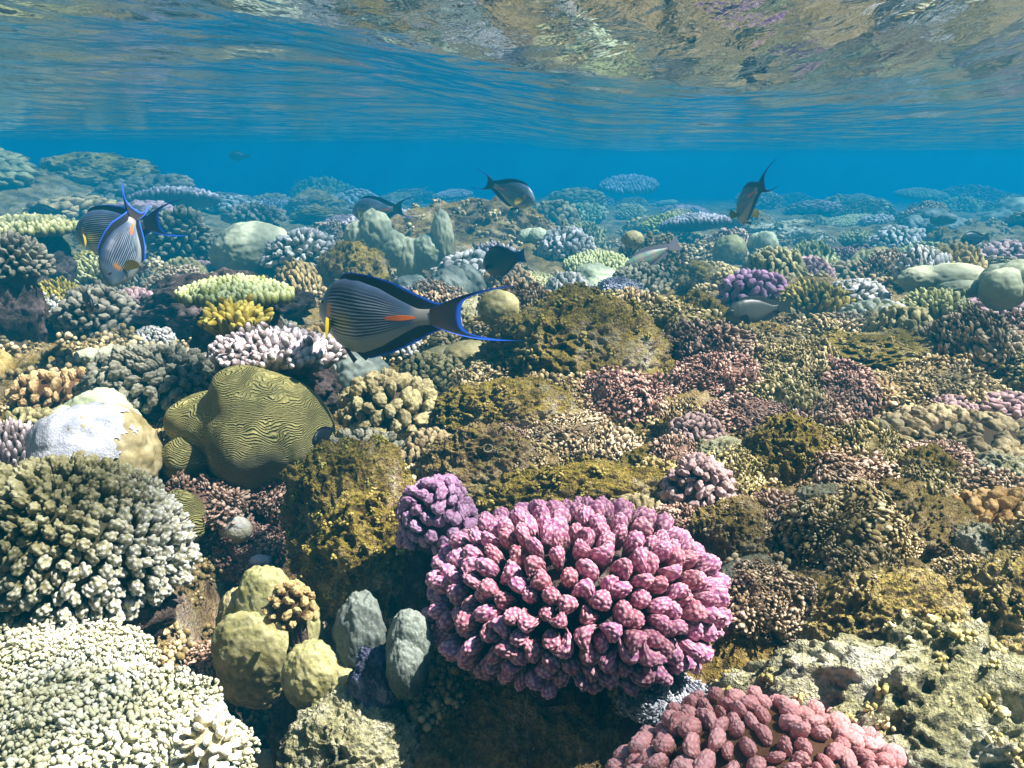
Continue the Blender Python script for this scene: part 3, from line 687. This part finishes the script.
# --- ridge
solid('reef_rock', 'long dark reef ridge rock with an undercut behind the striped fish', 'rock', 'the dark ridge', fit(338, 206, 600, 330, Y=3.7, lock=True, flat=.35), rock(FITS[-1][1], 43, 6, .25, 1.6), 'moss2')
f = fit(345, 212, 450, 285, Y=3.3, lock=True, flat=.3); c, r = f
e = empty('boulder_coral', c, 'row of pale yellow hanging coral lobes on the left end of the dark ridge', 'coral')
for k, (dx, dz, s) in enumerate([(-.75, .25, .26), (-.42, .35, .34), (-.1, .0, .3), (.22, -.35, .26), (.55, -.1, .3), (.85, .3, .22)]):
    obj('lobe', massive((r[0] * s, r[0] * s * .8, r[2] * (.5 + .2 * (k % 2))), 90 + k, 1, 4, amp=.2).mesh('lobe'), M['porites_pale'], e, (dx * r[0], 0, dz * r[2]))
LAND.append(('the pale hanging lobes', c, r))
for k, (bx, Y, mat, lab, sh, fn) in enumerate([
    ((430, 250, 510, 300), 3.2, 'whitetip', 'grey speckled bushy coral on the face of the dark ridge', 'the speckled bush', 'c'),
    ((524, 200, 580, 240), 3.9, 'brown', 'yellowish brown round coral on the crest of the ridge below the small fish', 'the crest coral', 'c'),
    ((478, 290, 520, 328), -1.52, 'porites', 'yellow lobed coral seen through the striped fish tail', 'the tail lobe', 'm'),
    ((420, 334, 520, 380), 1.75, 'porites', 'low smooth yellow coral just below the striped fish tail', 'the low yellow coral', 'm'),
    ((395, 352, 470, 402), 1.5, 'brown', 'flat brown coral between the striped fish belly and the low yellow coral', 'the flat brown coral', 'c'),
    ((592, 276, 645, 306), -1.98, 'blue', 'pale blue fuzzy coral behind the large mossy rock', 'the pale blue coral', 'k'),
    ((520, 226, 556, 252), 3.5, 'porites_pale', 'pale smooth coral knob on the ridge under the small fish', 'the pale knob', 'm'),
    ((616, 226, 650, 252), -2.9, 'porites', 'yellow green dome coral right of the ridge', 'the yellow dome', 'm'),
    ((716, 268, 792, 335), 2.4, 'purple', 'lavender bushy coral in the right middle distance', 'the lavender coral', 'c'),
    ((786, 246, 898, 284), 2.75, 'mauve', 'flat mottled pinkish coral shelf right of the lavender coral', 'the mottled shelf', 'k'),
    ((776, 282, 850, 335), 2.3, 'yellow', 'finger coral with yellow tips beside the lavender coral', 'the yellow-tipped coral', 'f'),
    ((840, 298, 912, 338), -2.1, 'cream', 'bright whitish coral right of the yellow-tipped coral', 'the whitish coral', 'c'),
    ((712, 232, 752, 275), 3.0, 'porites', 'yellowish dome coral under the upright fish', 'the dome under the fish', 'm'),
    ((748, 226, 784, 262), 3.1, 'porites_pale', 'pale leaning coral slab right of the upright fish', 'the leaning slab', 'm'),
    ((906, 262, 1000, 300), -2.3, 'porites_pale', 'pale lumpy coral bank near the right edge', 'the pale bank', 'l'),
    ((980, 255, 1060, 310), -2.2, 'porites_pale', 'pale lumpy coral at the right edge beside the pale bank', 'the edge lump', 'l'),
    ((900, 290, 970, 330), -2.15, 'table', 'greenish stubby coral in front of the pale bank', 'the green stubs', 'f'),
    ((930, 318, 1040, 360), 2.0, 'tan', 'row of tan and white stubby coral at the right edge', 'the tan row', 'c'),
    ((660, 455, 738, 545), 1.0, 'mauve', 'dusty mauve knobbly coral right behind the big pink coral', 'the dusty mauve coral', 'c'),
    ((628, 456, 690, 505), 1.08, 'tan', 'mustard knobbly coral left of the dusty mauve coral', 'the mustard coral', 'c'),
    ((930, 486, 1060, 580), .98, 'orange', 'cluster of orange tan knobs at the right edge', 'the orange knobs', 'c'),
    ((868, 404, 1050, 470), 1.3, 'brown', 'wide olive brown lumpy coral at the right edge above the orange knobs', 'the wide brown coral', 'c'),
    ((770, 488, 930, 600), .92, 'turf2', 'sunlit tan branching turf coral right of the big pink coral', 'the sunlit turf coral', 'k'),
    ((715, 560, 812, 670), .80, 'turf', 'white tipped pinkish turf coral touching the right side of the big pink coral', 'the white-tipped turf', 'k'),
    ((760, 445, 900, 520), 1.12, 'turf', 'dark red brown turf coral behind the sunlit turf coral', 'the red brown turf', 'k'),
    ((560, 368, 680, 440), 1.42, 'turf', 'pinkish turf coral on the right shoulder of the large mossy rock', 'the shoulder turf', 'k'),
    ((660, 350, 770, 420), 1.62, 'turf', 'broad pinkish brown turf coral right of the large mossy rock', 'the broad turf', 'k'),
    ((520, 415, 640, 480), 1.2, 'turf', 'dark pinkish turf coral between the mossy rocks', 'the turf between rocks', 'k'),
    ((690, 395, 800, 450), 1.35, 'turf', 'pinkish turf coral behind the round mossy boulder', 'the turf behind the boulder', 'k'),
    ((850, 360, 1010, 420), 1.6, 'turf2', 'long bank of tan turf coral on the right', 'the long tan turf', 'k'),
    ((612, 304, 690, 352), -1.78, 'turf', 'dark brown turf coral behind the shoulder of the large mossy rock', 'the dark turf', 'k'),
    ((735, 322, 800, 362), -1.72, 'moss2', 'flat brown rock below the lavender coral', 'the flat brown rock', 'r'),
    ((800, 330, 960, 385), 1.8, 'moss', 'flat olive mossy rock slab on the right middle ground', 'the olive slab', 'r'),
    ((690, 500, 775, 580), .93, 'moss2', 'small crusted rock between the mauve coral and the sunlit turf coral', 'the small crusted rock', 'r'),
    ((610, 672, 720, 730), .64, 'white', 'whitish crusted knobs between the big pink and salmon corals', 'the whitish knobs', 'k'),
    ((150, 490, 205, 550), .93, 'brain', 'small green brain coral in the gully below the large brain coral', 'the small brain coral', 'm'),
    ((930, 208, 965, 228), -4.3, 'porites_shade_grey', 'far round coral head out on the right slope', 'the far round head', 'm')]):
    lk = Y < 0; Y = abs(Y); f = fit(*bx, Y=Y, flat=.8, lock=lk); r = f[1]; s = 100 + k; mid = Y > 1.6
    nm = {'c': 'cauliflower_coral', 'm': 'boulder_coral', 'k': 'turf_coral', 'f': 'finger_coral', 'l': 'boulder_coral', 'r': 'mossy_rock'}[fn]
    if fn == 'c': coral(nm, lab, 'coral', sh, f, 'branches', cauliflower(r, 110 if not mid else 90, s, sub=3 if not mid else 2, tmax=1.85, nv=30, verr=.15, depth=.45, fat=.82), mat, seed=s)
    elif fn == 'f': coral(nm, lab, 'coral', sh, f, 'fingers', fingers(r * .85, 90, s, L=r[0] * .35, r=r[0] * .075, side=1), mat, seed=s)
    elif fn == 'k': coral(nm, lab, 'coral', sh, f, 'tufts', knobbly(r * .84, 2300, s, r=max(.0030, r[0] * .036)), mat, seed=s)
    elif fn == 'r': solid(nm, lab, 'rock', sh, f, rock(r, s, 6, .2), mat)
    else: solid(nm, lab, 'coral', sh, f, massive(r, s, 5 if fn == 'l' else 2 if r[0] > .06 else 1, 4), mat)

# two white tube mouths on a rock
def ring(name, px, py, Y, rad, label):
    n, k = 24, 8; a = np.linspace(0, 2 * math.pi, n, endpoint=False); b_ = np.linspace(0, 2 * math.pi, k, endpoint=False)
    A, B = np.meshgrid(a, b_, indexing='ij'); q = rad * .2 * (1 + .25 * np.sin(A * 3))
    X = np.stack([(rad + q * np.cos(B)) * np.cos(A) * 1.15, q * 1.6 * np.sin(B), (rad + q * np.cos(B)) * np.sin(A)], -1).reshape(-1, 3)
    i = np.arange(n)[:, None] * k; j = np.arange(k)[None]
    F = np.stack([i + j, (i + k) % (n * k) + j, (i + k) % (n * k) + (j + 1) % k, i + (j + 1) % k], -1).reshape(-1, 4)
    o = obj(name, mesh_from(name, X, F, dict(tip=np.ones(len(X)), dot=np.ones(len(X)))), M['pale_rock'], None, at(px, py, Y)); o.rotation_euler = (-.5, 0, .1)
    tag(o, label, 'tube worm', 'tube mouths')
ring('tube_worm', 488, 449, 1.05, .0048, 'left of the two white rimmed tube mouths on the mossy rock')
ring('tube_worm', 502, 452, 1.045, .0052, 'right of the two white rimmed tube mouths on the mossy rock')

# ------------------------------------------------------------------ filler colonies between the named ones
def proto(kind, seed):
    r = np.array([.1, .09, .07])
    return {'cauliflower_coral': lambda: cauliflower(r, 130, seed, sub=2, tmax=1.8, nv=20, verr=.2, depth=.4, fat=.86),
            'turf_coral': lambda: knobbly(r, 1300, seed, r=.0052),
            'finger_coral': lambda: fingers(r * .85, 150, seed, L=.030, r=.0062, side=1),
            'boulder_coral': lambda: massive(r, seed, 3 + 2 * (seed % 2), 4, .2, fine=.03),
            'reef_rock': lambda: rock(r, seed, 5, .3, knobs=80),
            'table_coral': lambda: fingers(r * [1.1, 1.1, .45], 320, seed, L=.020, r=.0058, plate=True, up=.8, side=0)}[kind]().mesh(kind)
KM = {'cauliflower_coral': [('brown', 'brown'), ('greybrown', 'dark grey'), ('whitetip', 'white-tipped'), ('tan', 'tan'), ('mauve', 'dusty mauve')],
      'turf_coral': [('turf', 'pinkish brown'), ('turf2', 'tan brown')], 'finger_coral': [('acro', 'pale-tipped'), ('yellow', 'mustard'), ('table', 'yellow green')],
      'boulder_coral': [('porites', 'yellow olive'), ('porites_shade_grey', 'grey'), ('porites_pale', 'pale green')],
      'reef_rock': [('moss', 'mossy'), ('moss2', 'crusted brown'), ('pale_rock', 'pale crusted')], 'table_coral': [('table', 'yellow green'), ('acro', 'pale-tipped')]}
NOUN = {'cauliflower_coral': 'cauliflower coral', 'turf_coral': 'turf coral', 'finger_coral': 'finger coral', 'boulder_coral': 'smooth boulder coral', 'reef_rock': 'rock', 'table_coral': 'table coral'}
PROTO = {}
for ki, k in enumerate(KM):
    for j, (mt, ad) in enumerate(KM[k]):
        for v in range(2):
            me = proto(k, 200 + ki * 20 + j * 3 + v); me.materials.append(M[mt]); PROTO[(k, mt, v)] = me
rng = np.random.RandomState(21)
pts = []
azs = math.radians(38)
for lr in np.arange(math.log(.62), math.log(21), .105):
    for a in np.arange(-azs, azs, .105):
        A = a + rng.uniform(-.05, .05); R = math.exp(lr + rng.uniform(-.05, .05))
        pts.append((R * math.sin(A), R * math.cos(A), R))
for lr in np.arange(math.log(.60), math.log(2.6), .062):
    for a in np.arange(-azs, azs, .062):
        A = a + rng.uniform(-.03, .03); R = math.exp(lr + rng.uniform(-.03, .03))
        if A > -.05: pts.append((R * math.sin(A), R * math.cos(A), R))
rng.shuffle(pts)
hero = [(c, r) for s, c, r in LAND]
used = {}; count = {}; fillers = []; FO = []
def place_word(p, c):
    dx, dy = p[0] - c[0], p[1] - c[1]
    a0 = math.atan2(p[0], p[1]) - math.atan2(c[0], c[1]); dr = math.hypot(p[0], p[1]) - math.hypot(c[0], c[1])
    if abs(a0) * math.hypot(c[0], c[1]) > abs(dr) * .8: return 'to the right of' if a0 > 0 else 'to the left of'
    return 'behind' if dr > 0 else 'in front of'
for (X, Y, R) in pts:
    if any(math.hypot((X - c[0]) / (r[0] * 1.02), (Y - c[1]) / (r[1] * 1.05)) < 1 for c, r in hero): continue
    if R < 1.3 and X < .0 and X > -.45 and Y < 1.1: continue                # the gully stays open
    s = (.30 + .30 * rng.rand()) * (R * .34) ** .9 + .012
    if X < -3 and 7 < R < 13: s *= 1.7
    if any(math.hypot(X - q[0], Y - q[1]) < .75 * (s * .1 + q[2] * .1) * 10 * .1 for q in fillers): continue
    u = rng.rand(); right = X > -.1 * R
    if R < 2.3 and right: k = 'turf_coral' if u < .56 else 'reef_rock' if u < .82 else 'cauliflower_coral' if u < .985 else 'boulder_coral'
    elif R < 2.5: k = 'cauliflower_coral' if u < .5 else 'finger_coral' if u < .65 else 'boulder_coral' if u < .8 else 'reef_rock'
    else: k = 'cauliflower_coral' if u < .40 else 'boulder_coral' if u < .54 else 'finger_coral' if u < .66 else 'table_coral' if u < .74 else 'reef_rock' if u < .88 else 'turf_coral'
    mt, ad = KM[k][rng.randint(len(KM[k]))]
    if R < 2.4 and right and mt in ('whitetip', 'greybrown', 'porites_shade_grey'): mt, ad = KM[k][0]
    o = bpy.data.objects.new(k, PROTO[(k, mt, rng.randint(2))]); COL.objects.link(o)
    S3 = s * rng.uniform(.85, 1.2, 3) * 2.1; S3[2] *= rng.uniform(.8, 1.5) * (1 - .45 * min(1, max(0, (R - 4) / 4)))
    zb = T(X, Y)[0] + .02 * S3[2]
    if k == 'table_coral': zb += .05 * S3[2]
    o.location = (X, Y, zb); o.scale = S3; o.rotation_euler = (rng.uniform(-.2, .2), rng.uniform(-.2, .2), rng.uniform(0, 6.28))
    ds = sorted(((math.hypot(X - c[0], Y - c[1]) / (r[0] + .05), sh, c) for sh, c, r in LAND), key=lambda q: q[0])
    size = 'small ' if s * 2.1 < .28 * R ** .5 else 'big ' if s * 2.1 > .6 * R ** .5 else ''
    base = f'{size}{ad} {NOUN[k]}'
    far = 'far off ' if R > 6 else ''
    cands = [f'{far}{base} {place_word((X, Y), q[2])} {q[1]}' for q in ds[:6]] + [f'{far}{base} between {ds[i][1]} and {ds[j][1]}' for i in range(6) for j in range(i + 1, 8)]
    cands = [q for q in cands if len(q.split()) <= 16]
    lab = next((q for q in cands if q not in used), None)
    if lab is None:
        bpy.data.objects.remove(o); continue
    used[lab] = 1
    tag(o, lab, 'rock' if k == 'reef_rock' else 'coral', {'reef_rock': 'small reef rocks', 'turf_coral': 'turf coral tufts'}.get(k, NOUN[k].replace('smooth ', '') + ' colonies'))
    fillers.append((X, Y, s * 2.1 * .5)); FO.append(o); count[k] = count.get(k, 0) + 1
print('fillers', len(fillers), count)

# ------------------------------------------------------------------ loose turf and rubble over the ground
m = MB(); V, F = ico(0); rng = np.random.RandomState(5)
def bunches(n, r0, r1, q0, q1, cut, a0=-.62, a1=.62):
    A = rng.uniform(a0, a1, n); R = np.exp(rng.uniform(math.log(r0), math.log(r1), n))
    X, Y = R * np.sin(A), R * np.cos(A)
    den = fbm(np.stack([X * 3.5, Y * 3.5, X * 0], 1) + 40, 3); ok = (den > cut) & (np.hypot(X - .01, Y - .55) > .16)
    X, Y, R = X[ok], Y[ok], R[ok]; Z = T(X, Y, 1)
    for x_, y_, z_, r_ in zip(X, Y, Z, R):
        q = rng.uniform(q0, q1) * (.55 + .45 * r_ ** .6); mm = rng.randint(8, 15)
        D = fib(mm, 1.7, .25, rng); o = np.array([x_, y_, z_]) ; br_ = rng.uniform(.55, 1)
        for d in D:
            sc = q * rng.uniform(.22, .36)
            P = o + d * q * rng.uniform(.7, 1.1) + V * rng.uniform(.7, 1.3, 3) * sc
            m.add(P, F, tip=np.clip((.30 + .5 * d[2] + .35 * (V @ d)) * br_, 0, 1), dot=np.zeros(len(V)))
bunches(6500, .5, 2.6, .006, .016, -.10); bunches(2600, 2.0, 9, .012, .026, -.05)
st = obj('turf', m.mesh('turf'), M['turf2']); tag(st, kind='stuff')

# ------------------------------------------------------------------ settle loose things; drop colonies buried out of sight
bpy.context.view_layer.update()
DG = bpy.context.evaluated_depsgraph_get()
def first_hit(p, skip=()):
    d = Vector(p).normalized(); o = Vector((0, 0, 0))
    for _ in range(8):
        ok, loc, n, i, ob, mm = S.ray_cast(DG, o, d)
        if not ok: return None, None, None
        if ob.name in ('haze', 'water_surface') or ob.name in skip: o = loc + d * 1e-4; continue
        return loc, n, ob
def settle(o, px, py, lift):
    loc, n, ob = first_hit(at(px, py, 1.0), [q.name for q in LOOSE])
    k = loc.length / Vector(o.location).length
    o.location = loc + n * lift; o.scale = (k, k, k)
LOOSE = [SH1, SH2] + [o for o in S.objects if o.name.startswith('tube_worm')]
settle(SH1, 238, 534, .013); settle(SH2, 263, 561, .006)
for o, (px, py) in zip(LOOSE[2:], ((488, 449), (502, 452))): settle(o, px, py, .001)
gone = 0; rng = np.random.RandomState(9)
for o in FO:
    c, sc = np.array(o.location), np.array(o.scale) * .1
    u = c[0] / (c[1] * CT - c[2] * ST) * FPX + CX
    seen = 0 if -20 < u < 1044 else 9
    for _ in range(60):
        if seen > 3: break
        d = rng.normal(size=3); d /= np.linalg.norm(d); d[2] = abs(d[2]); p = c + d * sc * .98
        if first_hit(p)[2] == o: seen += 1
    if seen < 3: bpy.data.objects.remove(o); gone += 1
print('dropped', gone)

# ------------------------------------------------------------------ fish
def prof(xs, ys, x):
    xx = np.linspace(-.2, 1.2, 561); v = np.interp(xx, xs, ys); k = np.hanning(31); k /= k.sum()
    v2 = np.convolve(np.pad(v, 15, mode='edge'), k, 'valid'); w = smooth(.02, .12, xx)
    return np.interp(x, xx, v * (1 - w) + v2 * w)

def sheet(P, th):
    """closed thin fin from a grid of points and a thickness grid"""
    S_, T_, _ = P.shape
    off = np.zeros_like(P); du = np.gradient(P, axis=0); dv = np.gradient(P, axis=1); n = np.cross(du, dv); n /= np.linalg.norm(n, axis=-1, keepdims=True) + 1e-9
    A = (P + n * th[..., None]).reshape(-1, 3); B = (P - n * th[..., None]).reshape(-1, 3)
    i = np.arange(S_ * T_).reshape(S_, T_)
    Q = np.stack([i[:-1, :-1].ravel(), i[1:, :-1].ravel(), i[1:, 1:].ravel(), i[:-1, 1:].ravel()], 1)
    return np.concatenate([A, B]), np.concatenate([Q, Q[:, ::-1] + S_ * T_])

def lerp(a, b, t): return np.asarray(a) * (1 - t[..., None]) + np.asarray(b) * t[..., None]

def make_fish(name, style='surgeon', bend=0.0, depth=1.0, skin=None, rim=False):
    """fish of unit body length: snout at -x, dorsal side +z"""
    def bendf(X):
        X = np.array(X, float); d = np.clip(X[:, 0] - .45, 0, None); X[:, 1] += bend * d ** 1.6; X[:, 0] -= .5; return X
    e = empty(name, (0, 0, 0))
    nx, na = 150, 300
    x = np.linspace(0, 1, nx) ** 1.25
    xs = [0, .02, .06, .13, .23, .35, .5, .65, .8, .9, 1.0]
    zt = prof(xs, np.array([0, .06, .12, .19, .245, .265, .25, .20, .115, .06, .055]) * depth, x)
    zb = prof(xs, np.array([-.02, -.05, -.09, -.15, -.215, -.25, -.25, -.20, -.115, -.06, -.055]) * depth, x)
    hw = prof(xs, [0, .03, .052, .075, .092, .095, .085, .062, .036, .022, .016], x)
    a = np.linspace(0, 2 * math.pi, na, endpoint=False)
    Xg = np.repeat(x[:, None], na, 1); mid = ((zt + zb) / 2)[:, None]; hh = ((zt - zb) / 2)[:, None]
    Zg = mid + hh * np.sin(a)[None]; Yg = hw[:, None] * np.sign(np.cos(a)) * np.abs(np.cos(a)) ** 1.15
    v = (np.repeat(np.sin(a)[None], nx, 0)); X = Xg; 
    P = np.stack([Xg, Yg, Zg], -1).reshape(-1, 3); vv = v.ravel(); xx = X.ravel()
    i = np.arange(nx * na).reshape(nx, na); j = np.roll(i, -1, 1)
    F = np.stack([i[:-1].ravel(), i[1:].ravel(), j[1:].ravel(), j[:-1].ravel()], 1)
    if style == 'surgeon':
        nz = fbm(P * 9, 2)
        c = np.array([.11, .18, .30])[None] * np.ones((len(P), 1))
        up = smooth(.25, .8, vv); c = lerp(c, [.06, .095, .17], up); c = c * (1 + .2 * nz)[:, None]
        ln = smooth(.25, .85, np.sin(vv * 2 * math.pi * 10.5 + .8 * perlin(P * 5 + 2) + 3.5 * (xx - .4)))
        reg = smooth(.17, .22, xx) * smooth(.86, .70, xx) * smooth(-.62, -.50, vv) * smooth(.92, .55, vv)
        dark = lerp(c, [.010, .018, .055], reg * .97)
        c = lerp(dark, [.60, .68, .78], ln * reg * .9 * (1 - .5 * up))
        belly = smooth(-.50, -.66, vv) * smooth(.98, .7, xx); c = lerp(c, [.42, .42, .37], belly * .8)
        head = smooth(.2, .12, xx - .05 * vv); c = lerp(c, [.16, .21, .26], head * .8)
        face = smooth(.15, .05, xx) ; c = lerp(c, [.30, .38, .42], face * smooth(.3, -.3, vv))
        ped = smooth(.84, .92, xx); c = lerp(c, [.40, .37, .32], ped * .85)
        gill = np.exp(-((xx - .215 - .02 * vv) / .028) ** 2) * smooth(-.15, 0, vv) * smooth(.42, .25, vv); c = lerp(c, [.85, .35, .03], gill)
    else:
        c = skin(xx, vv, P)
    obj('body', mesh_from('body', bendf(P), F, dict(col=np.clip(c, 0, 1))), M['fish'], e)
    blk, blu = np.array([.006, .007, .014]), np.array([.03, .15, .95])
    if style != 'surgeon' and not rim:
        fc = c.reshape(nx, na, 3)[nx // 2, na // 4] * .7; blk = fc; blu = fc * 1.2
    def strip(nm, x0, x1, up, hgt):
        s = np.linspace(0, 1, 70); t = np.linspace(0, 1, 12); xr = x0 + (x1 - x0) * s
        zr = np.interp(xr, x, zt if up else zb) * .93
        hp = hgt * smooth(0, .14, s) * (1 - .45 * smooth(.55, 1, s)); sg = 1 if up else -1
        G = np.zeros((70, 12, 3)); G[..., 0] = xr[:, None] + (.09 * t[None] * (.4 + s[:, None])); G[..., 2] = zr[:, None] + sg * t[None] * hp[:, None]
        th = .007 * (1 - t[None] * .9) * np.ones((70, 1)) * smooth(0, .05, 1.02 - s)[:, None]
        Vv, Ff = sheet(G, th); edge = smooth(.80, .90, np.repeat(t[None], 70, 0)).ravel()
        cc = lerp(blk[None], blu, edge); pin = smooth(.05, .16, np.repeat(t[None], 70, 0)).ravel()
        obj(nm, mesh_from(nm, bendf(Vv), Ff, dict(col=np.concatenate([cc, cc]))), M['fin'], e)
    strip('dorsal_fin', .17, .97, True, .062); strip('anal_fin', .42, .97, False, .062)
    s = np.linspace(-1, 1, 81); t = np.linspace(0, 1, 24); Sg, Tg = np.meshgrid(s, t, indexing='ij'); A_ = np.abs(Sg)
    if style == 'surgeon':
        xe = 1.135 + .31 * A_ ** 4 + .02 * A_; ze = Sg * .05 + np.sign(Sg) * (.16 * A_ ** .8)
        bul = np.sin(Tg * math.pi) * A_ ** 3 * .035
        G = np.stack([.975 + (xe - .975) * Tg, 0 * Sg, Sg * .056 * (1 - Tg) + ze * Tg ** .9 + np.sign(Sg) * bul], -1)
        edge = np.maximum(smooth(.82, .92, Tg), smooth(.80, .92, A_) * smooth(.0, .25, Tg)) * (1 - .85 * smooth(.80, 1, A_) * smooth(.80, .97, Tg))
        cc = lerp(np.array([.035, .022, .02])[None, None], [.01, .012, .02], smooth(.2, .9, Tg)); cc = lerp(cc, blu, edge)
    else:
        xe = 1.24 - .03 * (1 - A_ ** 2); ze = Sg * .15
        G = np.stack([.975 + (xe - .975) * Tg, 0 * Sg, Sg * .05 * (1 - Tg) + ze * Tg], -1); cc = lerp(blk[None, None], blu, Tg * .5)
    Vv, Ff = sheet(G, .020 * (1 - Tg) ** 1.5 + .0012); cc = cc.reshape(-1, 3)
    obj('tail_fin', mesh_from('tail_fin', bendf(Vv), Ff, dict(col=np.concatenate([cc, cc]))), M['fin'], e)
    yel = np.array([.80, .62, .03]) if style == 'surgeon' else blk
    for sg in (1, -1):
        s = np.linspace(0, 1, 20); t = np.linspace(0, 1, 10); Sg, Tg = np.meshgrid(s, t, indexing='ij')
        ang = (-.6 + 1.0 * Sg); L = .17 * (.65 + .35 * np.sin(Sg * math.pi * .8 + .5))
        root = np.array([.235, sg * .082, -.05 * depth])
        G = root + np.stack([L * Tg * np.cos(ang) * .62, sg * L * Tg * .85, L * Tg * np.sin(ang) + .04 * (Sg - .5)], -1)
        Vv, Ff = sheet(G, .003 * (1 - Tg * .8)); cc = lerp(yel[None], yel * .75, Tg.ravel())
        obj('pectoral_fin', mesh_from('pectoral_fin', bendf(Vv), Ff, dict(col=np.concatenate([cc, cc]))), M['fin'], e)
        G = np.array([.30, sg * .03, -.225 * depth]) + np.stack([.14 * Tg + .04 * Sg, sg * .03 * Tg, -.105 * Tg + .035 * Sg * Tg], -1)
        Vv, Ff = sheet(G, .004 * (1 - Tg * .8)); cc = lerp(blk[None], blk * 2, Tg.ravel())
        obj('pelvic_fin', mesh_from('pelvic_fin', bendf(Vv), Ff, dict(col=np.concatenate([cc, cc]))), M['fin'], e)
        Ve, Fe = ico(3); r_ = .022 if style == 'surgeon' else .03
        cc = np.where((np.abs(Ve[:, 1]) > .75)[:, None], [.004, .004, .006], [.20, .17, .10])
        obj('eye', mesh_from('eye', bendf(Ve * [r_, r_ * .6, r_] + [.115, sg * (np.interp(.115, x, hw) * .80), .085 * depth]), Fe, dict(col=cc)), M['fish'], e)
        if style == 'surgeon':
            Vs = Ve * [.098, .009, .019] + [.80, sg * (np.interp(.80, x, hw) + .001), .0]
            Vs[:, 1] = sg * (np.interp(Vs[:, 0], x, hw) * .99 + .006 * (1 - np.abs(Ve[:, 0])) * np.sign(Ve[:, 1] * sg))
            obj('tail_spine', mesh_from('tail_spine', bendf(Vs), Fe, dict(col=np.ones((len(Ve), 1)) * [.95, .20, .012])), M['fish'], e)
    return e

def pose(e, px, py, Y, L, head, roll_up=(0, 0, 1)):
    """head = world direction the snout points; L = body length in metres"""
    Y2 = reach(Y) if Y > 2.2 else Y; L *= Y2 / Y; Y = Y2
    h = Vector(head).normalized(); xax = -h; up = Vector(roll_up); yax = up.cross(xax).normalized(); zax = xax.cross(yax)
    R = Matrix((xax, yax, zax)).transposed()
    e.matrix_world = Matrix.Translation(Vector(at(px, py, Y))) @ R.to_4x4() @ Matrix.Scale(L, 4)

GRP = 'striped surgeonfish over the reef'
f0 = make_fish('surgeonfish', bend=.75, depth=1.10); pose(f0, 362, 317, 1.17, .177, (-.76, .65, -.04))
tag(f0, 'large striped surgeonfish with blue edged tail and orange tail spot swimming left', 'fish', GRP)
f1 = make_fish('surgeonfish', bend=.25); pose(f1, 124, 250, 1.85, .175, (-.15, -.62, -.77), (-.52, -.68, .55))
tag(f1, 'surgeonfish diving head down toward the camera with spread yellow fins', 'fish', GRP)
def surg(px, py, Y, L, head, up, lab):
    e = copy_tree(f1); e.name = 'surgeonfish'; pose(e, px, py, Y, L, head, up); tag(e, lab, 'fish', GRP); return e
surg(108, 231, 2.35, .225, (-.86, .30, -.16), (0, 0, 1), 'dim surgeonfish partly hidden behind the diving one')
surg(515, 194, 2.9, .155, (.75, -.45, -.32), (0, 0, 1), 'small surgeonfish above the ridge with its tail to the left')
surg(746, 204, 2.6, .19, (.05, .88, -.50), (-.02, .5, .85), 'surgeonfish seen from behind upright in open water above the right reef')
surg(372, 211, 3.6, .20, (-.9, .5, -.1), (0, 0, 1), 'surgeonfish hidden up to its back behind the ridge lobes')
dark = lambda xx, vv, P: np.array([.012, .016, .028])[None] * np.ones((len(xx), 1)) * (1 + .3 * fbm(P * 8, 2))[:, None]
grey = lambda xx, vv, P: lerp(np.array([.10, .10, .085])[None], [.05, .055, .05], smooth(-.3, .6, vv))
pale = lambda xx, vv, P: np.clip(np.array([.26, .28, .20])[None] + .07 * np.sin(np.stack([xx * 22, vv * 9 + xx * 5, vv * 13 + 2], 1)), 0, 1)
f2 = make_fish('surgeonfish', 'plain', .2, 1.15, dark, True); pose(f2, 498, 262, 2.2, .12, (-.62, .75, -.25)); tag(f2, 'dark surgeonfish with bright blue edge turning away left of the ridge'.replace('left of the ridge', 'before the dark ridge'), 'fish', GRP)
d0 = make_fish('damselfish', 'plain', 0, 1.0, dark); pose(d0, 322, 437, 1.04, .042, (-.35, -.9, -.1)); tag(d0, 'black damselfish beside the right rim of the folded brain coral', 'fish')
d1 = copy_tree(d0); d1.name = 'damselfish'; pose(d1, 88, 303, 1.7, .075, (.5, -.7, -.1)); tag(d1, 'black damselfish in front of the dark round coral on the left', 'fish')
d2 = copy_tree(d0); d2.name = 'damselfish'; pose(d2, 972, 239, 3.4, .10, (-.9, -.2, -.1)); tag(d2, 'black damselfish over the pale bank near the right edge', 'fish')
d3 = copy_tree(d0); d3.name = 'damselfish'; pose(d3, 42, 212, 4.2, .12, (-.9, -.2, 0)); tag(d3, 'dim dark fish before the far reef at the left edge', 'fish')
d4 = copy_tree(d0); d4.name = 'damselfish'; pose(d4, 12, 121, 7.5, .12, (-.1, -.9, .3)); tag(d4, 'faint dark fish just under the surface in the upper left', 'fish')
d5 = copy_tree(d0); d5.name = 'damselfish'; pose(d5, 237, 156, 6.5, .12, (-.9, -.2, 0)); tag(d5, 'faint far fish in blue water above the pale dome coral', 'fish')
g0 = make_fish('grey_fish', 'plain', 0, .9, grey); pose(g0, 752, 312, 1.95, .13, (-.95, -.2, -.12)); tag(g0, 'blurry grey brown fish in front of the lavender coral', 'fish')
w0 = make_fish('wrasse', 'plain', .1, .55, pale); pose(w0, 647, 258, 2.9, .17, (-.85, -.2, -.35)); tag(w0, 'slender pale mottled wrasse behind the pale blue coral', 'fish')
